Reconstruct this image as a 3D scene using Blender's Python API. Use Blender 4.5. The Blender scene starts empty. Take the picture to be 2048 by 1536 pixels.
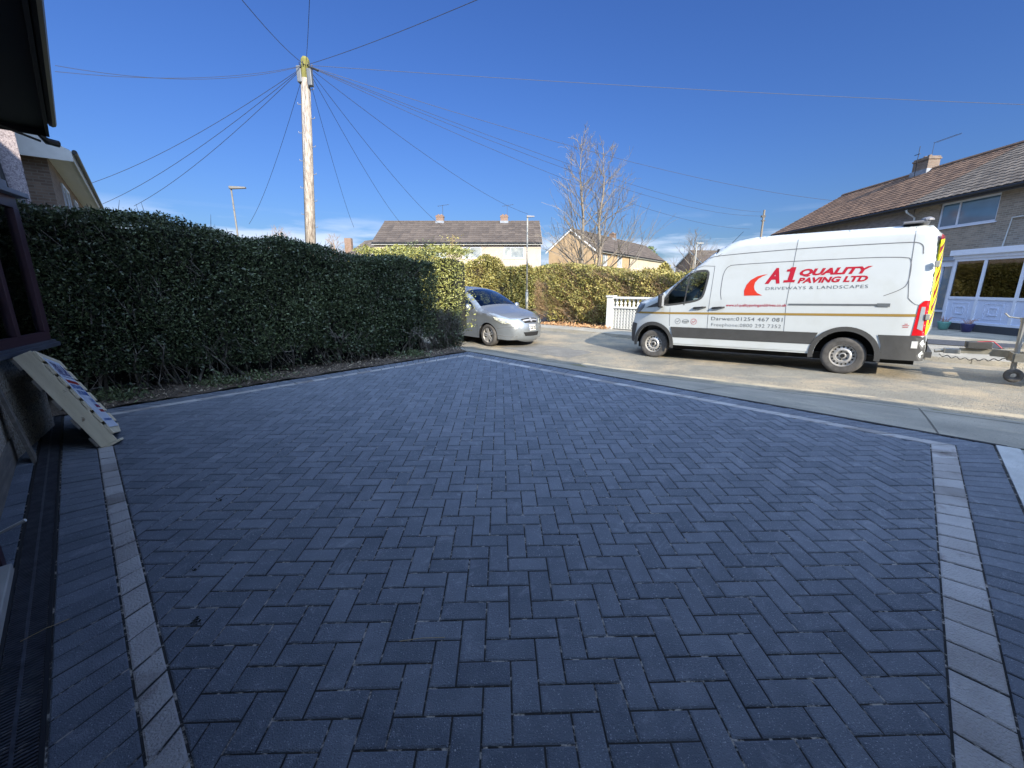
import bpy, math, random
import numpy as np
from mathutils import Vector, Matrix
from mathutils.geometry import delaunay_2d_cdt
random.seed(7); rng = np.random.default_rng(7)
R = math.radians; PI = math.pi
scene = bpy.context.scene
col = scene.collection
# ------------------------------------------------------------------ camera
PITCH = 13.3; CZ = 1.43
cam_d = bpy.data.cameras.new('camera'); cam = bpy.data.objects.new('camera', cam_d); col.objects.link(cam)
cam.location = (0, 0, CZ); cam.rotation_euler = (R(90-PITCH), 0, 0)
cam_d.sensor_width = 36; cam_d.lens = 830/2048*36; cam_d.clip_start = .05; cam_d.clip_end = 3000
scene.camera = cam
# ------------------------------------------------------------------ sky and sun
SUN_EL = 27.0
FILL_CLOUD = (7.6, 10.4, 15.6)
SKY_TINT = (.130, .210, .435)             # deep clear winter blue
SUN_TO = Vector((.395, -.9185, 0))            # horizontal direction towards the sun
world = bpy.data.worlds.new('World'); scene.world = world; world.use_nodes = True
nt = world.node_tree; nt.nodes.clear()
wo = nt.nodes.new('ShaderNodeOutputWorld'); bg = nt.nodes.new('ShaderNodeBackground'); sky = nt.nodes.new('ShaderNodeTexSky')
sky.sky_type = 'NISHITA'; sky.sun_disc = False; sky.sun_elevation = R(SUN_EL)
sky.sun_rotation = math.atan2(SUN_TO.x, SUN_TO.y); sky.air_density = 1.6; sky.dust_density = .25; sky.ozone_density = 3.2
bg.inputs[1].default_value = .15
# thin low cloud bank near the horizon, part of the sky itself
tc = nt.nodes.new('ShaderNodeTexCoord'); sep = nt.nodes.new('ShaderNodeSeparateXYZ'); nt.links.new(tc.outputs['Generated'], sep.inputs[0])
mp = nt.nodes.new('ShaderNodeMapping'); mp.inputs['Scale'].default_value = (2.2, 2.2, 15); mp.inputs['Location'].default_value = (.35, .2, 0); nt.links.new(tc.outputs['Generated'], mp.inputs[0])
nz = nt.nodes.new('ShaderNodeTexNoise'); nz.inputs['Scale'].default_value = 1.6; nz.inputs['Detail'].default_value = 6; nz.inputs['Roughness'].default_value = .55; nt.links.new(mp.outputs[0], nz.inputs[0])
rm = nt.nodes.new('ShaderNodeMapRange'); rm.inputs[1].default_value = .44; rm.inputs[2].default_value = .58; nt.links.new(nz.outputs[0], rm.inputs[0])
rh = nt.nodes.new('ShaderNodeMapRange'); rh.inputs[1].default_value = .15; rh.inputs[2].default_value = .09; nt.links.new(sep.outputs[2], rh.inputs[0])
mu = nt.nodes.new('ShaderNodeMath'); mu.operation = 'MULTIPLY'; nt.links.new(rm.outputs[0], mu.inputs[0]); nt.links.new(rh.outputs[0], mu.inputs[1])
mu2 = nt.nodes.new('ShaderNodeMath'); mu2.operation = 'MULTIPLY'; mu2.inputs[1].default_value = .8; nt.links.new(mu.outputs[0], mu2.inputs[0])
tn = nt.nodes.new('ShaderNodeMixRGB'); tn.blend_type = 'MULTIPLY'; tn.inputs[0].default_value = 1; nt.links.new(sky.outputs[0], tn.inputs[1]); tn.inputs[2].default_value = (*SKY_TINT, 1)
mx = nt.nodes.new('ShaderNodeMixRGB'); nt.links.new(mu2.outputs[0], mx.inputs[0]); nt.links.new(tn.outputs[0], mx.inputs[1]); mx.inputs[2].default_value = (3.0, 3.4, 4.2, 1)
# unseen broken cloud added overhead and behind the camera to brighten the shaded driveway
dp_ = nt.nodes.new('ShaderNodeVectorMath'); dp_.operation = 'DOT_PRODUCT'; dp_.inputs[1].default_value = (0, -.6, .8); nt.links.new(tc.outputs['Generated'], dp_.inputs[0])
g1 = nt.nodes.new('ShaderNodeMapRange'); g1.inputs[1].default_value = .42; g1.inputs[2].default_value = .74; nt.links.new(dp_.outputs['Value'], g1.inputs[0])
n9 = nt.nodes.new('ShaderNodeTexNoise'); n9.inputs['Scale'].default_value = 2.4; n9.inputs['Detail'].default_value = 6; nt.links.new(tc.outputs['Generated'], n9.inputs[0])
g2 = nt.nodes.new('ShaderNodeMapRange'); g2.inputs[1].default_value = .36; g2.inputs[2].default_value = .56; nt.links.new(n9.outputs[0], g2.inputs[0])
g3 = nt.nodes.new('ShaderNodeMath'); g3.operation = 'MULTIPLY'; nt.links.new(g1.outputs[0], g3.inputs[0]); nt.links.new(g2.outputs[0], g3.inputs[1])
cm = nt.nodes.new('ShaderNodeMixRGB'); nt.links.new(g3.outputs[0], cm.inputs[0]); nt.links.new(mx.outputs[0], cm.inputs[1]); cm.inputs[2].default_value = (*FILL_CLOUD, 1)
nt.links.new(cm.outputs[0], bg.inputs[0]); nt.links.new(bg.outputs[0], wo.inputs[0])
sun_d = bpy.data.lights.new('sun', 'SUN'); sun = bpy.data.objects.new('sun', sun_d); col.objects.link(sun)
sun_d.energy = 5.0; sun_d.angle = R(.5); sun_d.color = (1, .90, .74)
to = SUN_TO.normalized()*math.cos(R(SUN_EL)) + Vector((0, 0, math.sin(R(SUN_EL))))
sun.rotation_euler = to.to_track_quat('Z', 'Y').to_euler()
vs = scene.view_settings; vs.view_transform = 'Standard'; vs.look = 'None'; vs.exposure = 1.0; vs.gamma = 1
# ------------------------------------------------------------------ frames
H = R(138.3); ES = Vector((math.cos(H), math.sin(H), 0)); EW = Vector((math.sin(H), -math.cos(H), 0)); O = Vector((6.288, 7.80, 0))
def SW(s, w, z=0): p = O + ES*s + EW*w; return Vector((p.x, p.y, z))
def to_sw(x, y): d = Vector((x, y, 0)) - O; return d.dot(ES), d.dot(EW)
def interp(x, xs, ys): return float(np.interp(x, xs, ys))
def zroad(s, w):
    a = interp(s, [-30, -8, -1.5, 0, 3.75, 8, 60], [-.16, -.17, -.2, -.216, -.325, -.26, -.25])
    return a + (interp(w, [-2.2, -1, 1], [-.03, .0, 0]))
def zdrive(x, y): return .0233*min(max(y, -6), 9) - .0005*x
def zg(x, y):
    s, w = to_sw(x, y)
    if w < -4.62: return zdrive(x, y)
    r = zroad(s, w)
    if w < -2.15:
        t = (w+4.62)/2.47; return zdrive(x, y)*(1-t) + (r+.015)*t
    if w > 3.0: r = min(r+.11, -.13)
    if w > 9 or y > 24: r = -.22
    return r
def ray(x, y):
    u = (x-1024)/830; w = (768-y)/830; c, s = math.cos(R(PITCH)), math.sin(R(PITCH))
    return Vector((u, c+w*s, -s+w*c))
def atY(x, y, Y): d = ray(x, y); return Vector((0, 0, CZ)) + d*(Y/d.y)
# ------------------------------------------------------------------ materials
def newmat(name):
    m = bpy.data.materials.new(name); m.use_nodes = True; return m, m.node_tree, m.node_tree.nodes['Principled BSDF']
def mat(name, c, rough=.6, metal=0., var=.12, scale=6., bump=0., bscale=60., coat=0., c2=None, attr=False, stretch=None, detail=5, spec=.5, dirt=None, trans=0, speck=None):
    m, t, b = newmat(name); N = t.nodes; L = t.links
    b.inputs['Roughness'].default_value = rough; b.inputs['Metallic'].default_value = metal; b.inputs['Coat Weight'].default_value = coat; b.inputs['Specular IOR Level'].default_value = spec
    co = N.new('ShaderNodeTexCoord'); src = co.outputs['Object']
    if stretch: q = N.new('ShaderNodeMapping'); q.inputs['Scale'].default_value = stretch; L.new(src, q.inputs[0]); src = q.outputs[0]
    n = N.new('ShaderNodeTexNoise'); n.inputs['Scale'].default_value = scale; n.inputs['Detail'].default_value = detail; L.new(src, n.inputs['Vector'])
    mr = N.new('ShaderNodeMapRange'); mr.inputs[1].default_value = .3; mr.inputs[2].default_value = .7; L.new(n.outputs[0], mr.inputs[0])
    mxn = N.new('ShaderNodeMixRGB'); L.new(mr.outputs[0], mxn.inputs[0])
    if c2 is None: lo = [v*(1-var) for v in c]; hi = [min(1, v*(1+var)) for v in c]
    else: lo, hi = c, c2
    mxn.inputs[1].default_value = (*lo, 1); mxn.inputs[2].default_value = (*hi, 1)
    out = mxn.outputs[0]
    if attr:
        a = N.new('ShaderNodeAttribute'); a.attribute_name = 'tone'
        ad = N.new('ShaderNodeMath'); ad.operation = 'MULTIPLY_ADD'; ad.inputs[1].default_value = .5 if name == 'charcoal_block' else .35; L.new(mr.outputs[0], ad.inputs[0]); L.new(a.outputs['Fac'], ad.inputs[2])
        L.new(ad.outputs[0], mxn.inputs[0])
    if dirt:
        dcol, ds, dlo, dhi = dirt
        n3 = N.new('ShaderNodeTexNoise'); n3.inputs['Scale'].default_value = ds; n3.inputs['Detail'].default_value = 8; n3.inputs['Roughness'].default_value = .65; L.new(co.outputs['Object'], n3.inputs['Vector'])
        r3 = N.new('ShaderNodeMapRange'); r3.inputs[1].default_value = dlo; r3.inputs[2].default_value = dhi; L.new(n3.outputs[0], r3.inputs[0])
        m3 = N.new('ShaderNodeMixRGB'); L.new(r3.outputs[0], m3.inputs[0]); L.new(out, m3.inputs[1]); m3.inputs[2].default_value = (*dcol, 1); out = m3.outputs[0]
    if speck:
        n4 = N.new('ShaderNodeTexNoise'); n4.inputs['Scale'].default_value = speck[1]; n4.inputs['Detail'].default_value = 2; L.new(co.outputs['Object'], n4.inputs['Vector'])
        r4 = N.new('ShaderNodeMapRange'); r4.inputs[1].default_value = speck[2]; r4.inputs[2].default_value = speck[2]+.06; L.new(n4.outputs[0], r4.inputs[0])
        n5 = N.new('ShaderNodeTexNoise'); n5.inputs['Scale'].default_value = 7; n5.inputs['Detail'].default_value = 6; n5.inputs['Roughness'].default_value = .7; n5.inputs['Distortion'].default_value = 1.2; L.new(co.outputs['Object'], n5.inputs['Vector'])
        r5 = N.new('ShaderNodeMapRange'); r5.inputs[1].default_value = .57; r5.inputs[2].default_value = .74; r5.inputs[4].default_value = .50; L.new(n5.outputs[0], r5.inputs[0])
        m4 = N.new('ShaderNodeMath'); m4.operation = 'MAXIMUM'; L.new(r4.outputs[0], m4.inputs[0]); L.new(r5.outputs[0], m4.inputs[1])
        m5 = N.new('ShaderNodeMixRGB'); L.new(m4.outputs[0], m5.inputs[0]); L.new(out, m5.inputs[1]); m5.inputs[2].default_value = (*speck[0], 1); out = m5.outputs[0]
    L.new(out, b.inputs['Base Color'])
    if bump:
        n2 = N.new('ShaderNodeTexNoise'); n2.inputs['Scale'].default_value = bscale; n2.inputs['Detail'].default_value = 4; L.new(src, n2.inputs['Vector'])
        bp = N.new('ShaderNodeBump'); bp.inputs['Strength'].default_value = bump; bp.inputs['Distance'].default_value = .02; L.new(n2.outputs[0], bp.inputs['Height']); L.new(bp.outputs[0], b.inputs['Normal'])
    return m
def brick(name, c1, c2, mortar, scale=1., rough=.85, squash=True, bump=.4):
    m, t, b = newmat(name); N = t.nodes; L = t.links; b.inputs['Roughness'].default_value = rough
    co = N.new('ShaderNodeTexCoord'); s = N.new('ShaderNodeSeparateXYZ'); L.new(co.outputs['Object'], s.inputs[0])
    ad = N.new('ShaderNodeMath'); L.new(s.outputs[0], ad.inputs[0]); L.new(s.outputs[1], ad.inputs[1])
    cb = N.new('ShaderNodeCombineXYZ'); L.new(ad.outputs[0], cb.inputs[0]); L.new(s.outputs[2], cb.inputs[1])
    k = N.new('ShaderNodeTexBrick'); k.inputs['Scale'].default_value = scale; k.inputs['Brick Width'].default_value = .225; k.inputs['Row Height'].default_value = .075; k.inputs['Mortar Size'].default_value = .01
    k.inputs['Color1'].default_value = (*c1, 1); k.inputs['Color2'].default_value = (*c2, 1); k.inputs['Mortar'].default_value = (*mortar, 1); L.new(cb.outputs[0], k.inputs['Vector'])
    n = N.new('ShaderNodeTexNoise'); n.inputs['Scale'].default_value = 3; n.inputs['Detail'].default_value = 6; L.new(co.outputs['Object'], n.inputs['Vector'])
    mr = N.new('ShaderNodeMapRange'); mr.inputs[3].default_value = .7; mr.inputs[4].default_value = 1.3; L.new(n.outputs[0], mr.inputs[0])
    mm = N.new('ShaderNodeMixRGB'); mm.blend_type = 'MULTIPLY'; mm.inputs[0].default_value = 1; L.new(k.outputs[0], mm.inputs[1]); L.new(mr.outputs[0], mm.inputs[2]); L.new(mm.outputs[0], b.inputs['Base Color'])
    bp = N.new('ShaderNodeBump'); bp.invert = True; bp.inputs['Strength'].default_value = bump; bp.inputs['Distance'].default_value = .01; L.new(k.outputs['Fac'], bp.inputs['Height']); L.new(bp.outputs[0], b.inputs['Normal'])
    return m
def pebble(name, cols, scale=90., bump=.9):
    m, t, b = newmat(name); N = t.nodes; L = t.links; b.inputs['Roughness'].default_value = .9
    co = N.new('ShaderNodeTexCoord'); v = N.new('ShaderNodeTexVoronoi'); v.inputs['Scale'].default_value = scale; L.new(co.outputs['Object'], v.inputs['Vector'])
    cr = N.new('ShaderNodeValToRGB'); L.new(v.outputs['Color'], cr.inputs[0]); e = cr.color_ramp.elements
    e[0].color = (*cols[0], 1); e[1].color = (*cols[-1], 1)
    for i, c in enumerate(cols[1:-1]): q = e.new((i+1)/(len(cols)-1)); q.color = (*c, 1)
    L.new(cr.outputs[0], b.inputs['Base Color'])
    bp = N.new('ShaderNodeBump'); bp.invert = True; bp.inputs['Strength'].default_value = bump; bp.inputs['Distance'].default_value = .01; L.new(v.outputs['Distance'], bp.inputs['Height']); L.new(bp.outputs[0], b.inputs['Normal'])
    return m
def glass(name, tint=(.55, .6, .62), rough=.02, refl=1.0):
    m, t, b = newmat(name); N = t.nodes; L = t.links; N.remove(b); out = N['Material Output']
    tr = N.new('ShaderNodeBsdfTransparent'); tr.inputs[0].default_value = (*tint, 1); g = N.new('ShaderNodeBsdfGlossy'); g.inputs['Roughness'].default_value = rough
    f = N.new('ShaderNodeFresnel'); f.inputs[0].default_value = 1.5; ml = N.new('ShaderNodeMath'); ml.operation = 'MULTIPLY'; ml.use_clamp = True; ml.inputs[1].default_value = 1.6*refl; L.new(f.outputs[0], ml.inputs[0])
    mix = N.new('ShaderNodeMixShader'); L.new(ml.outputs[0], mix.inputs[0]); L.new(tr.outputs[0], mix.inputs[1]); L.new(g.outputs[0], mix.inputs[2]); L.new(mix.outputs[0], out.inputs[0])
    return m
M = {}
M['paver'] = mat('charcoal_block', (.094, .113, .143), .7, var=.1, scale=9, bump=.7, bscale=220, attr=True, c2=(.170, .193, .230), dirt=((.25, .27, .31), 2.6, .56, .86), spec=.45, speck=((.36, .38, .41), 190, .635))
M['pale'] = mat('pale_granite_sett', (.22, .205, .195), .8, scale=5, bump=.7, bscale=120, attr=True, c2=(.50, .485, .475), dirt=((.15, .125, .11), 3.2, .55, .72), spec=.3)
M['bed'] = mat('jointing_sand', (.012, .012, .014), .95, scale=3, c2=(.03, .028, .026), dirt=((.36, .33, .29), 22, .54, .62))
M['asphalt'] = mat('worn_asphalt', (.165, .155, .128), .9, scale=1.2, c2=(.25, .23, .18), bump=1, bscale=60, dirt=((.37, .30, .20), .8, .47, .66), spec=.25, speck=((.10, .095, .085), 45, .60))
M['concrete'] = mat('worn_concrete', (.24, .225, .185), .88, scale=1.4, c2=(.34, .31, .25), bump=.9, bscale=60, dirt=((.42, .37, .28), .9, .55, .72), spec=.25, speck=((.16, .15, .13), 50, .64))
M['tarjoint'] = mat('tar_joint', (.018, .018, .018), .8, scale=20)
M['slabjoint'] = mat('slab_joint', (.09, .08, .065), .9, scale=20)
M['darktar'] = mat('new_tarmac', (.05, .053, .06), .85, scale=4, bump=.6, bscale=200)  # side road tarmac, also colours the forecourt shadow strip
M['soil'] = mat('leaf_littered_soil', (.045, .032, .022), .98, scale=10, c2=(.12, .09, .065), bump=1, bscale=50)
M['grassy'] = mat('rough_grass', (.07, .085, .03), .95, scale=.6, c2=(.16, .14, .07), bump=.6, bscale=20)
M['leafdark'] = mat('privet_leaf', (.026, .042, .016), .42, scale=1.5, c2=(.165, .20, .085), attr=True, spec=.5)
M['leaflit'] = mat('privet_leaf_sunny', (.13, .15, .04), .5, scale=1.5, c2=(.40, .39, .12), attr=True)  # brighter copy of the privet leaf, sunlight put into its colour
M['leafolive'] = mat('olive_leaf', (.13, .14, .035), .6, scale=.35, c2=(.36, .30, .09), attr=True)
M['leafgreen'] = mat('green_leaf', (.13, .135, .03), .6, scale=.45, c2=(.40, .33, .10), attr=True)
M['leafbrown'] = mat('brown_twig', (.16, .10, .05), .8, scale=.7, c2=(.38, .25, .13), attr=True)
M['core'] = mat('core_shade_and_leaf', (.012, .013, .008), .95)  # near-black shade inside hedges put into colour; also colours dark leaf clumps
M['bark'] = mat('grey_bark', (.12, .10, .08), .9, scale=14, c2=(.25, .215, .165), bump=.6)
M['stem'] = mat('hedge_stem', (.10, .085, .065), .9, scale=20, c2=(.22, .19, .15))
M['polewood'] = mat('weathered_pole_wood', (.13, .10, .08), .9, scale=10, c2=(.46, .41, .34), stretch=(2.5, 2.5, .5), bump=.8, bscale=30)
M['moss'] = mat('mossy_wood', (.16, .15, .04), .95, scale=12)
M['blackpl'] = mat('black_plastic', (.015, .015, .016), .5)
M['wire'] = mat('cable_sheath', (.035, .04, .06), .7)
M['galv'] = mat('galvanised_steel', (.25, .25, .235), .5, metal=.4, var=.15)
M['lampw'] = mat('pale_painted_steel', (.27, .265, .23), .6)
M['lampgrey'] = mat('grey_painted_steel', (.15, .14, .12), .6)
M['lampg'] = mat('grey_lamp_head', (.14, .14, .15), .5)
M['vanwhite'] = mat('white_van_paint', (.46, .485, .48), .3, var=.015, coat=.5, dirt=((.40, .41, .38), 1.3, .52, .9))
M['clad'] = mat('grey_black_cladding', (.045, .045, .043), .6, bump=.2, bscale=300)
M['tyre'] = mat('tyre_rubber', (.045, .043, .04), .85, scale=12, c2=(.09, .085, .08))
M['rim'] = mat('silver_steel_wheel', (.50, .49, .47), .38, metal=.55)
M['dark'] = mat('dark_void', (.006, .006, .006), .9)
M['gap'] = mat('gap_and_crease_shade', (.12, .125, .13), .7)
M['gold'] = mat('gold_vinyl', (.26, .165, .04), .4, var=.03)
M['red'] = mat('red_vinyl', (.36, .008, .022), .4, var=.03)
M['swoosh'] = mat('orange_red_vinyl', (.50, .030, .012), .4, var=.03)
M['grey'] = mat('grey_vinyl', (.10, .11, .115), .5, var=.03)
M['yellow'] = mat('fluorescent_yellow_vinyl', (.62, .58, .015), .4, var=.03)
M['redlens'] = mat('red_lens', (.48, .008, .012), .15, coat=.8)
M['clearlens'] = mat('clear_lens', (.36, .38, .40), .3, metal=.3, coat=.5)
M['winglass'] = glass('vehicle_glass', (.50, .56, .55))
M['screen'] = glass('windscreen_glass', (.42, .50, .58), refl=1.5)
M['clearglass'] = glass('clear_window_glass', (.93, .95, .96), refl=.7)
M['cabin'] = mat('cab_trim', (.02, .02, .022), .7)
M['silver'] = mat('silver_car_paint', (.27, .29, .30), .32, metal=.65, var=.03, coat=.6)
M['white'] = mat('white_paint', (.60, .60, .56), .5, var=.05)
M['upvc'] = mat('white_upvc', (.62, .66, .74), .4, var=.04)
M['cream'] = mat('cream_render', (.48, .40, .29), .9, scale=2, var=.08)
M['pinkr'] = mat('pink_cream_render', (.42, .345, .28), .9, scale=2, var=.06)
M['orange'] = mat('buff_render', (.37, .26, .145), .9, scale=2, var=.1)
M['pale2'] = mat('pale_render', (.44, .385, .285), .9, scale=2, var=.08)
M['hpane'] = mat('house_window_pane', (.16, .19, .21), .06, scale=2, c2=(.36, .38, .36), spec=.9)
M['bluepane'] = mat('sky_painted_pane', (.10, .17, .24), .05, var=.12, scale=1.5, spec=1.)  # blue of the reflected sky put into the pane colour
M['roofbrown'] = mat('brown_roof_tile', (.055, .030, .018), .9, scale=3.5, c2=(.18, .105, .062), bump=.4, attr=True)
M['roofgrey'] = mat('weathered_roof_tile', (.06, .047, .036), .9, scale=3, c2=(.165, .132, .10), bump=.4, attr=True)
M['roofdark'] = mat('dark_roof_tile', (.052, .040, .032), .9, scale=3, c2=(.105, .082, .064), bump=.4, attr=True)
M['gutter'] = mat('black_gutter', (.015, .016, .018), .5)
M['pipe'] = mat('grey_pipe', (.50, .50, .47), .5)
M['brickbrown'] = brick('brown_brick', (.12, .082, .058), (.19, .135, .10), (.18, .155, .125))
M['brickpale'] = brick('speckled_brick', (.20, .165, .125), (.30, .24, .18), (.30, .27, .22))
M['brickgrey'] = brick('grey_brown_brick', (.15, .135, .13), (.24, .21, .20), (.22, .2, .19))
M['brickred'] = brick('red_brick', (.13, .065, .04), (.18, .095, .06), (.3, .25, .2))
M['pebble'] = pebble('pebbledash', [(.10, .08, .06), (.36, .30, .22), (.52, .47, .38), (.20, .16, .12)], 75)
M['pebblegrey'] = pebble('grey_pebbledash', [(.13, .11, .12), (.25, .22, .24), (.36, .32, .33)], 60, .5)
M['maroon'] = mat('maroon_upvc', (.062, .030, .038), .4, var=.1)
M['soffit'] = mat('black_stained_board', (.006, .005, .008), .6, stretch=(1, 8, 1))
M['lead'] = mat('lead_flashing', (.20, .22, .25), .55, var=.2)
M['sill'] = mat('slate_grey_sill', (.07, .075, .09), .45, var=.15)
M['net'] = mat('net_curtain', (.45, .62, .62), .9, scale=14, c2=(.92, .98, .98), stretch=(4, 4, 1))
M['pallet'] = mat('new_pine', (.66, .55, .36), .8, scale=3, c2=(.80, .69, .48), stretch=(1, 8, 8), bump=.3, bscale=40, dirt=((.22, .14, .08), 6, .66, .72))
M['oldwood'] = mat('weathered_board', (.12, .11, .09), .9, scale=3, c2=(.24, .21, .17), stretch=(1, 1, 8), bump=.4)
M['signw'] = mat('white_sign_board', (.70, .74, .82), .35, var=.03)
M['signred'] = mat('sign_red', (.36, .02, .02), .4)
M['signblue'] = mat('sign_blue', (.03, .12, .42), .4)
M['signpurple'] = mat('sign_purple', (.06, .03, .16), .4)
M['sgray'] = mat('old_galv_frame', (.20, .19, .155), .6, metal=.2, var=.2, scale=12)
M['pot'] = mat('blue_glazed_pot', (.03, .03, .10), .3)
M['potgreen'] = mat('green_pot', (.12, .30, .25), .5)
M['stone'] = mat('white_stone', (.55, .52, .42), .9, var=.2)
M['straw'] = mat('dry_straw', (.45, .34, .18), .9)
# ------------------------------------------------------------------ mesh helpers
class MB:
    def __init__(s): s.v = []; s.f = []; s.m = []; s.t = []
    def add(s, vs, fs, mi=0, tone=None):
        b = len(s.v); s.v += [tuple(p) for p in vs]
        for f in fs: s.f.append([b+i for i in f]); s.m.append(mi); s.t.append(.5 if tone is None else tone)
        return s
    def hexa(s, p, mi=0, tone=None):   # 8 corners: bottom 4 ccw, top 4 ccw
        return s.add(p, [(3, 2, 1, 0), (4, 5, 6, 7), (0, 1, 5, 4), (1, 2, 6, 5), (2, 3, 7, 6), (3, 0, 4, 7)], mi, tone)
    def box(s, x0, x1, y0, y1, z0, z1, mi=0, tone=None):
        return s.hexa([(x0, y0, z0), (x1, y0, z0), (x1, y1, z0), (x0, y1, z0), (x0, y0, z1), (x1, y0, z1), (x1, y1, z1), (x0, y1, z1)], mi, tone)
    def beam(s, a, b, w, h, up=(0, 0, 1), mi=0):
        a = Vector(a); b = Vector(b); d = (b-a).normalized(); sd = d.cross(Vector(up)).normalized()*w/2; u = sd.cross(d).normalized()*h/2
        return s.hexa([a-sd-u, a+sd-u, b+sd-u, b-sd-u, a-sd+u, a+sd+u, b+sd+u, b-sd+u], mi)
    def tube(s, pts, r, n=6, mi=0, cap=True):
        pts = [Vector(p) for p in pts]; rs = r if isinstance(r, (list, tuple)) else [r]*len(pts)
        b = len(s.v); prev = None
        for i, p in enumerate(pts):
            d = (pts[min(i+1, len(pts)-1)]-pts[max(i-1, 0)]).normalized()
            if prev is None: a = d.orthogonal().normalized()
            else: a = (prev - d*prev.dot(d)).normalized()
            prev = a; c = d.cross(a)
            for k in range(n): q = p + (a*math.cos(2*PI*k/n)+c*math.sin(2*PI*k/n))*rs[i]; s.v.append(tuple(q))
        fs = []
        for i in range(len(pts)-1):
            for k in range(n): k2 = (k+1) % n; fs.append([b+i*n+k, b+i*n+k2, b+(i+1)*n+k2, b+(i+1)*n+k])
        if cap: fs.append([b+k for k in range(n)][::-1]); fs.append([b+(len(pts)-1)*n+k for k in range(n)])
        for f in fs: s.f.append(f); s.m.append(mi); s.t.append(.5)
        return s
    def prism(s, poly, ax, a0, a1, mi=0):   # poly in the two remaining axes
        def P(p, a): return (a, p[0], p[1]) if ax == 'x' else (p[0], a, p[1]) if ax == 'y' else (p[0], p[1], a)
        n = len(poly); vs = [P(p, a0) for p in poly]+[P(p, a1) for p in poly]
        return s.add(vs, [list(range(n))[::-1], list(range(n, 2*n))]+[(i, (i+1) % n, n+(i+1) % n, n+i) for i in range(n)], mi)
    def lathe(s, prof, c, ax, n=24, mi=0):   # prof list of (a along axis, r); ax axis vector
        c = Vector(c); ax = Vector(ax).normalized(); a = ax.orthogonal().normalized(); b_ = ax.cross(a); b = len(s.v)
        for (h, r) in prof:
            for k in range(n): s.v.append(tuple(c+ax*h+(a*math.cos(2*PI*k/n)+b_*math.sin(2*PI*k/n))*r))
        for i in range(len(prof)-1):
            for k in range(n): k2 = (k+1) % n; s.f.append([b+i*n+k, b+i*n+k2, b+(i+1)*n+k2, b+(i+1)*n+k]); s.m.append(mi); s.t.append(.5)
        return s
    def build(s, name, mats, parent=None, smooth=False, bevel=0, label=None, cat=None, group=None, kind=None, loc=None, rot=None, mw=None):
        me = bpy.data.meshes.new(name); me.from_pydata(s.v, [], s.f)
        if not isinstance(mats, (list, tuple)): mats = [mats]
        for m in mats: me.materials.append(m)
        me.polygons.foreach_set('material_index', s.m)
        at = me.attributes.new('tone', 'FLOAT', 'FACE'); at.data.foreach_set('value', s.t)
        if smooth: me.polygons.foreach_set('use_smooth', [True]*len(s.f))
        me.update(); o = bpy.data.objects.new(name, me); col.objects.link(o)
        if parent: o.parent = parent
        if bevel: b = o.modifiers.new('bevel', 'BEVEL'); b.width = bevel; b.segments = 2; b.limit_method = 'ANGLE'; b.angle_limit = R(35)
        if loc: o.location = loc
        if rot: o.rotation_euler = rot
        return tag(o, label, cat, group, kind)
def tag(o, label=None, cat=None, group=None, kind=None):
    if label: o['label'] = label
    if cat: o['category'] = cat
    if group: o['group'] = group
    if kind: o['kind'] = kind
    return o
def empty(name, label, cat, loc=(0, 0, 0), rz=0, group=None, mw=None, kind=None):
    o = bpy.data.objects.new(name, None); col.objects.link(o); o.empty_display_size = .2
    if mw is not None: o.matrix_world = mw
    else: o.location = loc; o.rotation_euler = (0, 0, rz)
    return tag(o, label, cat, group, kind)
def smooth_by_angle(o, a=35):
    me = o.data; me.polygons.foreach_set('use_smooth', [True]*len(me.polygons))
    try: me.set_sharp_from_angle(angle=R(a))
    except Exception: pass
# ------------------------------------------------------------------ ground sheets
def sheet(name, poly_fn, s0, s1, w0, w1, ds, dw, off, m, label, cat='ground', kind='structure', skirt=0):
    b = MB(); ns = max(1, int(round((s1-s0)/ds))); nw = max(1, int(round((w1-w0)/dw))); vs = []
    for i in range(ns+1):
        for j in range(nw+1):
            p = SW(s0+(s1-s0)*i/ns, w0+(w1-w0)*j/nw); vs.append((p.x, p.y, zg(p.x, p.y)+off))
    fs = [(i*(nw+1)+j, i*(nw+1)+j+1, (i+1)*(nw+1)+j+1, (i+1)*(nw+1)+j) for i in range(ns) for j in range(nw)]
    b.add(vs, [f[::-1] for f in fs]); return b.build(name, m, smooth=True, label=label, cat=cat, kind=kind)
g = MB(); N_ = 90; vs = []
def gx(i): t = (i/N_*2-1); return 1500*t*abs(t)**2.6 + t*14
for i in range(N_+1):
    for j in range(N_+1):
        x, y = gx(i)+4, gx(j)+14; vs.append((x, y, min(zg(x, y), .15 if y < 60 else -.2)-.07))
g.add(vs, [(i*(N_+1)+j, (i+1)*(N_+1)+j, (i+1)*(N_+1)+j+1, i*(N_+1)+j+1) for i in range(N_) for j in range(N_)])
g.build('ground', M['grassy'], smooth=True, label='rough grass and garden ground spreading out to the horizon', cat='ground', kind='structure')
sheet('road', None, -40, 60, -2.15, 3.0, .5, .4, 0, M['asphalt'], 'worn sunlit tan asphalt road between driveway and far kerb', 'road')
sheet('pavement', None, -14, 26, -4.62, -2.45, .4, .3, 0, M['concrete'], 'worn tan pavement crossover between driveway and road', 'pavement')
sheet('kerb_strip', None, -14, 26, -2.44, -2.16, .4, .14, .004, M['concrete'], 'dropped pale kerb stones along near side of road', 'kerb')
sheet('side_yard', None, -14, 6.9, 4.3, 20, .8, .8, -.012, M['concrete'], 'pale concrete forecourt behind the van up to brown house', 'forecourt')
sheet('far_pavement', None, -40, 60, 3.14, 4.3, .5, .4, .002, M['concrete'], 'pale far pavement beyond the road below the hedge', 'pavement')
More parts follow.
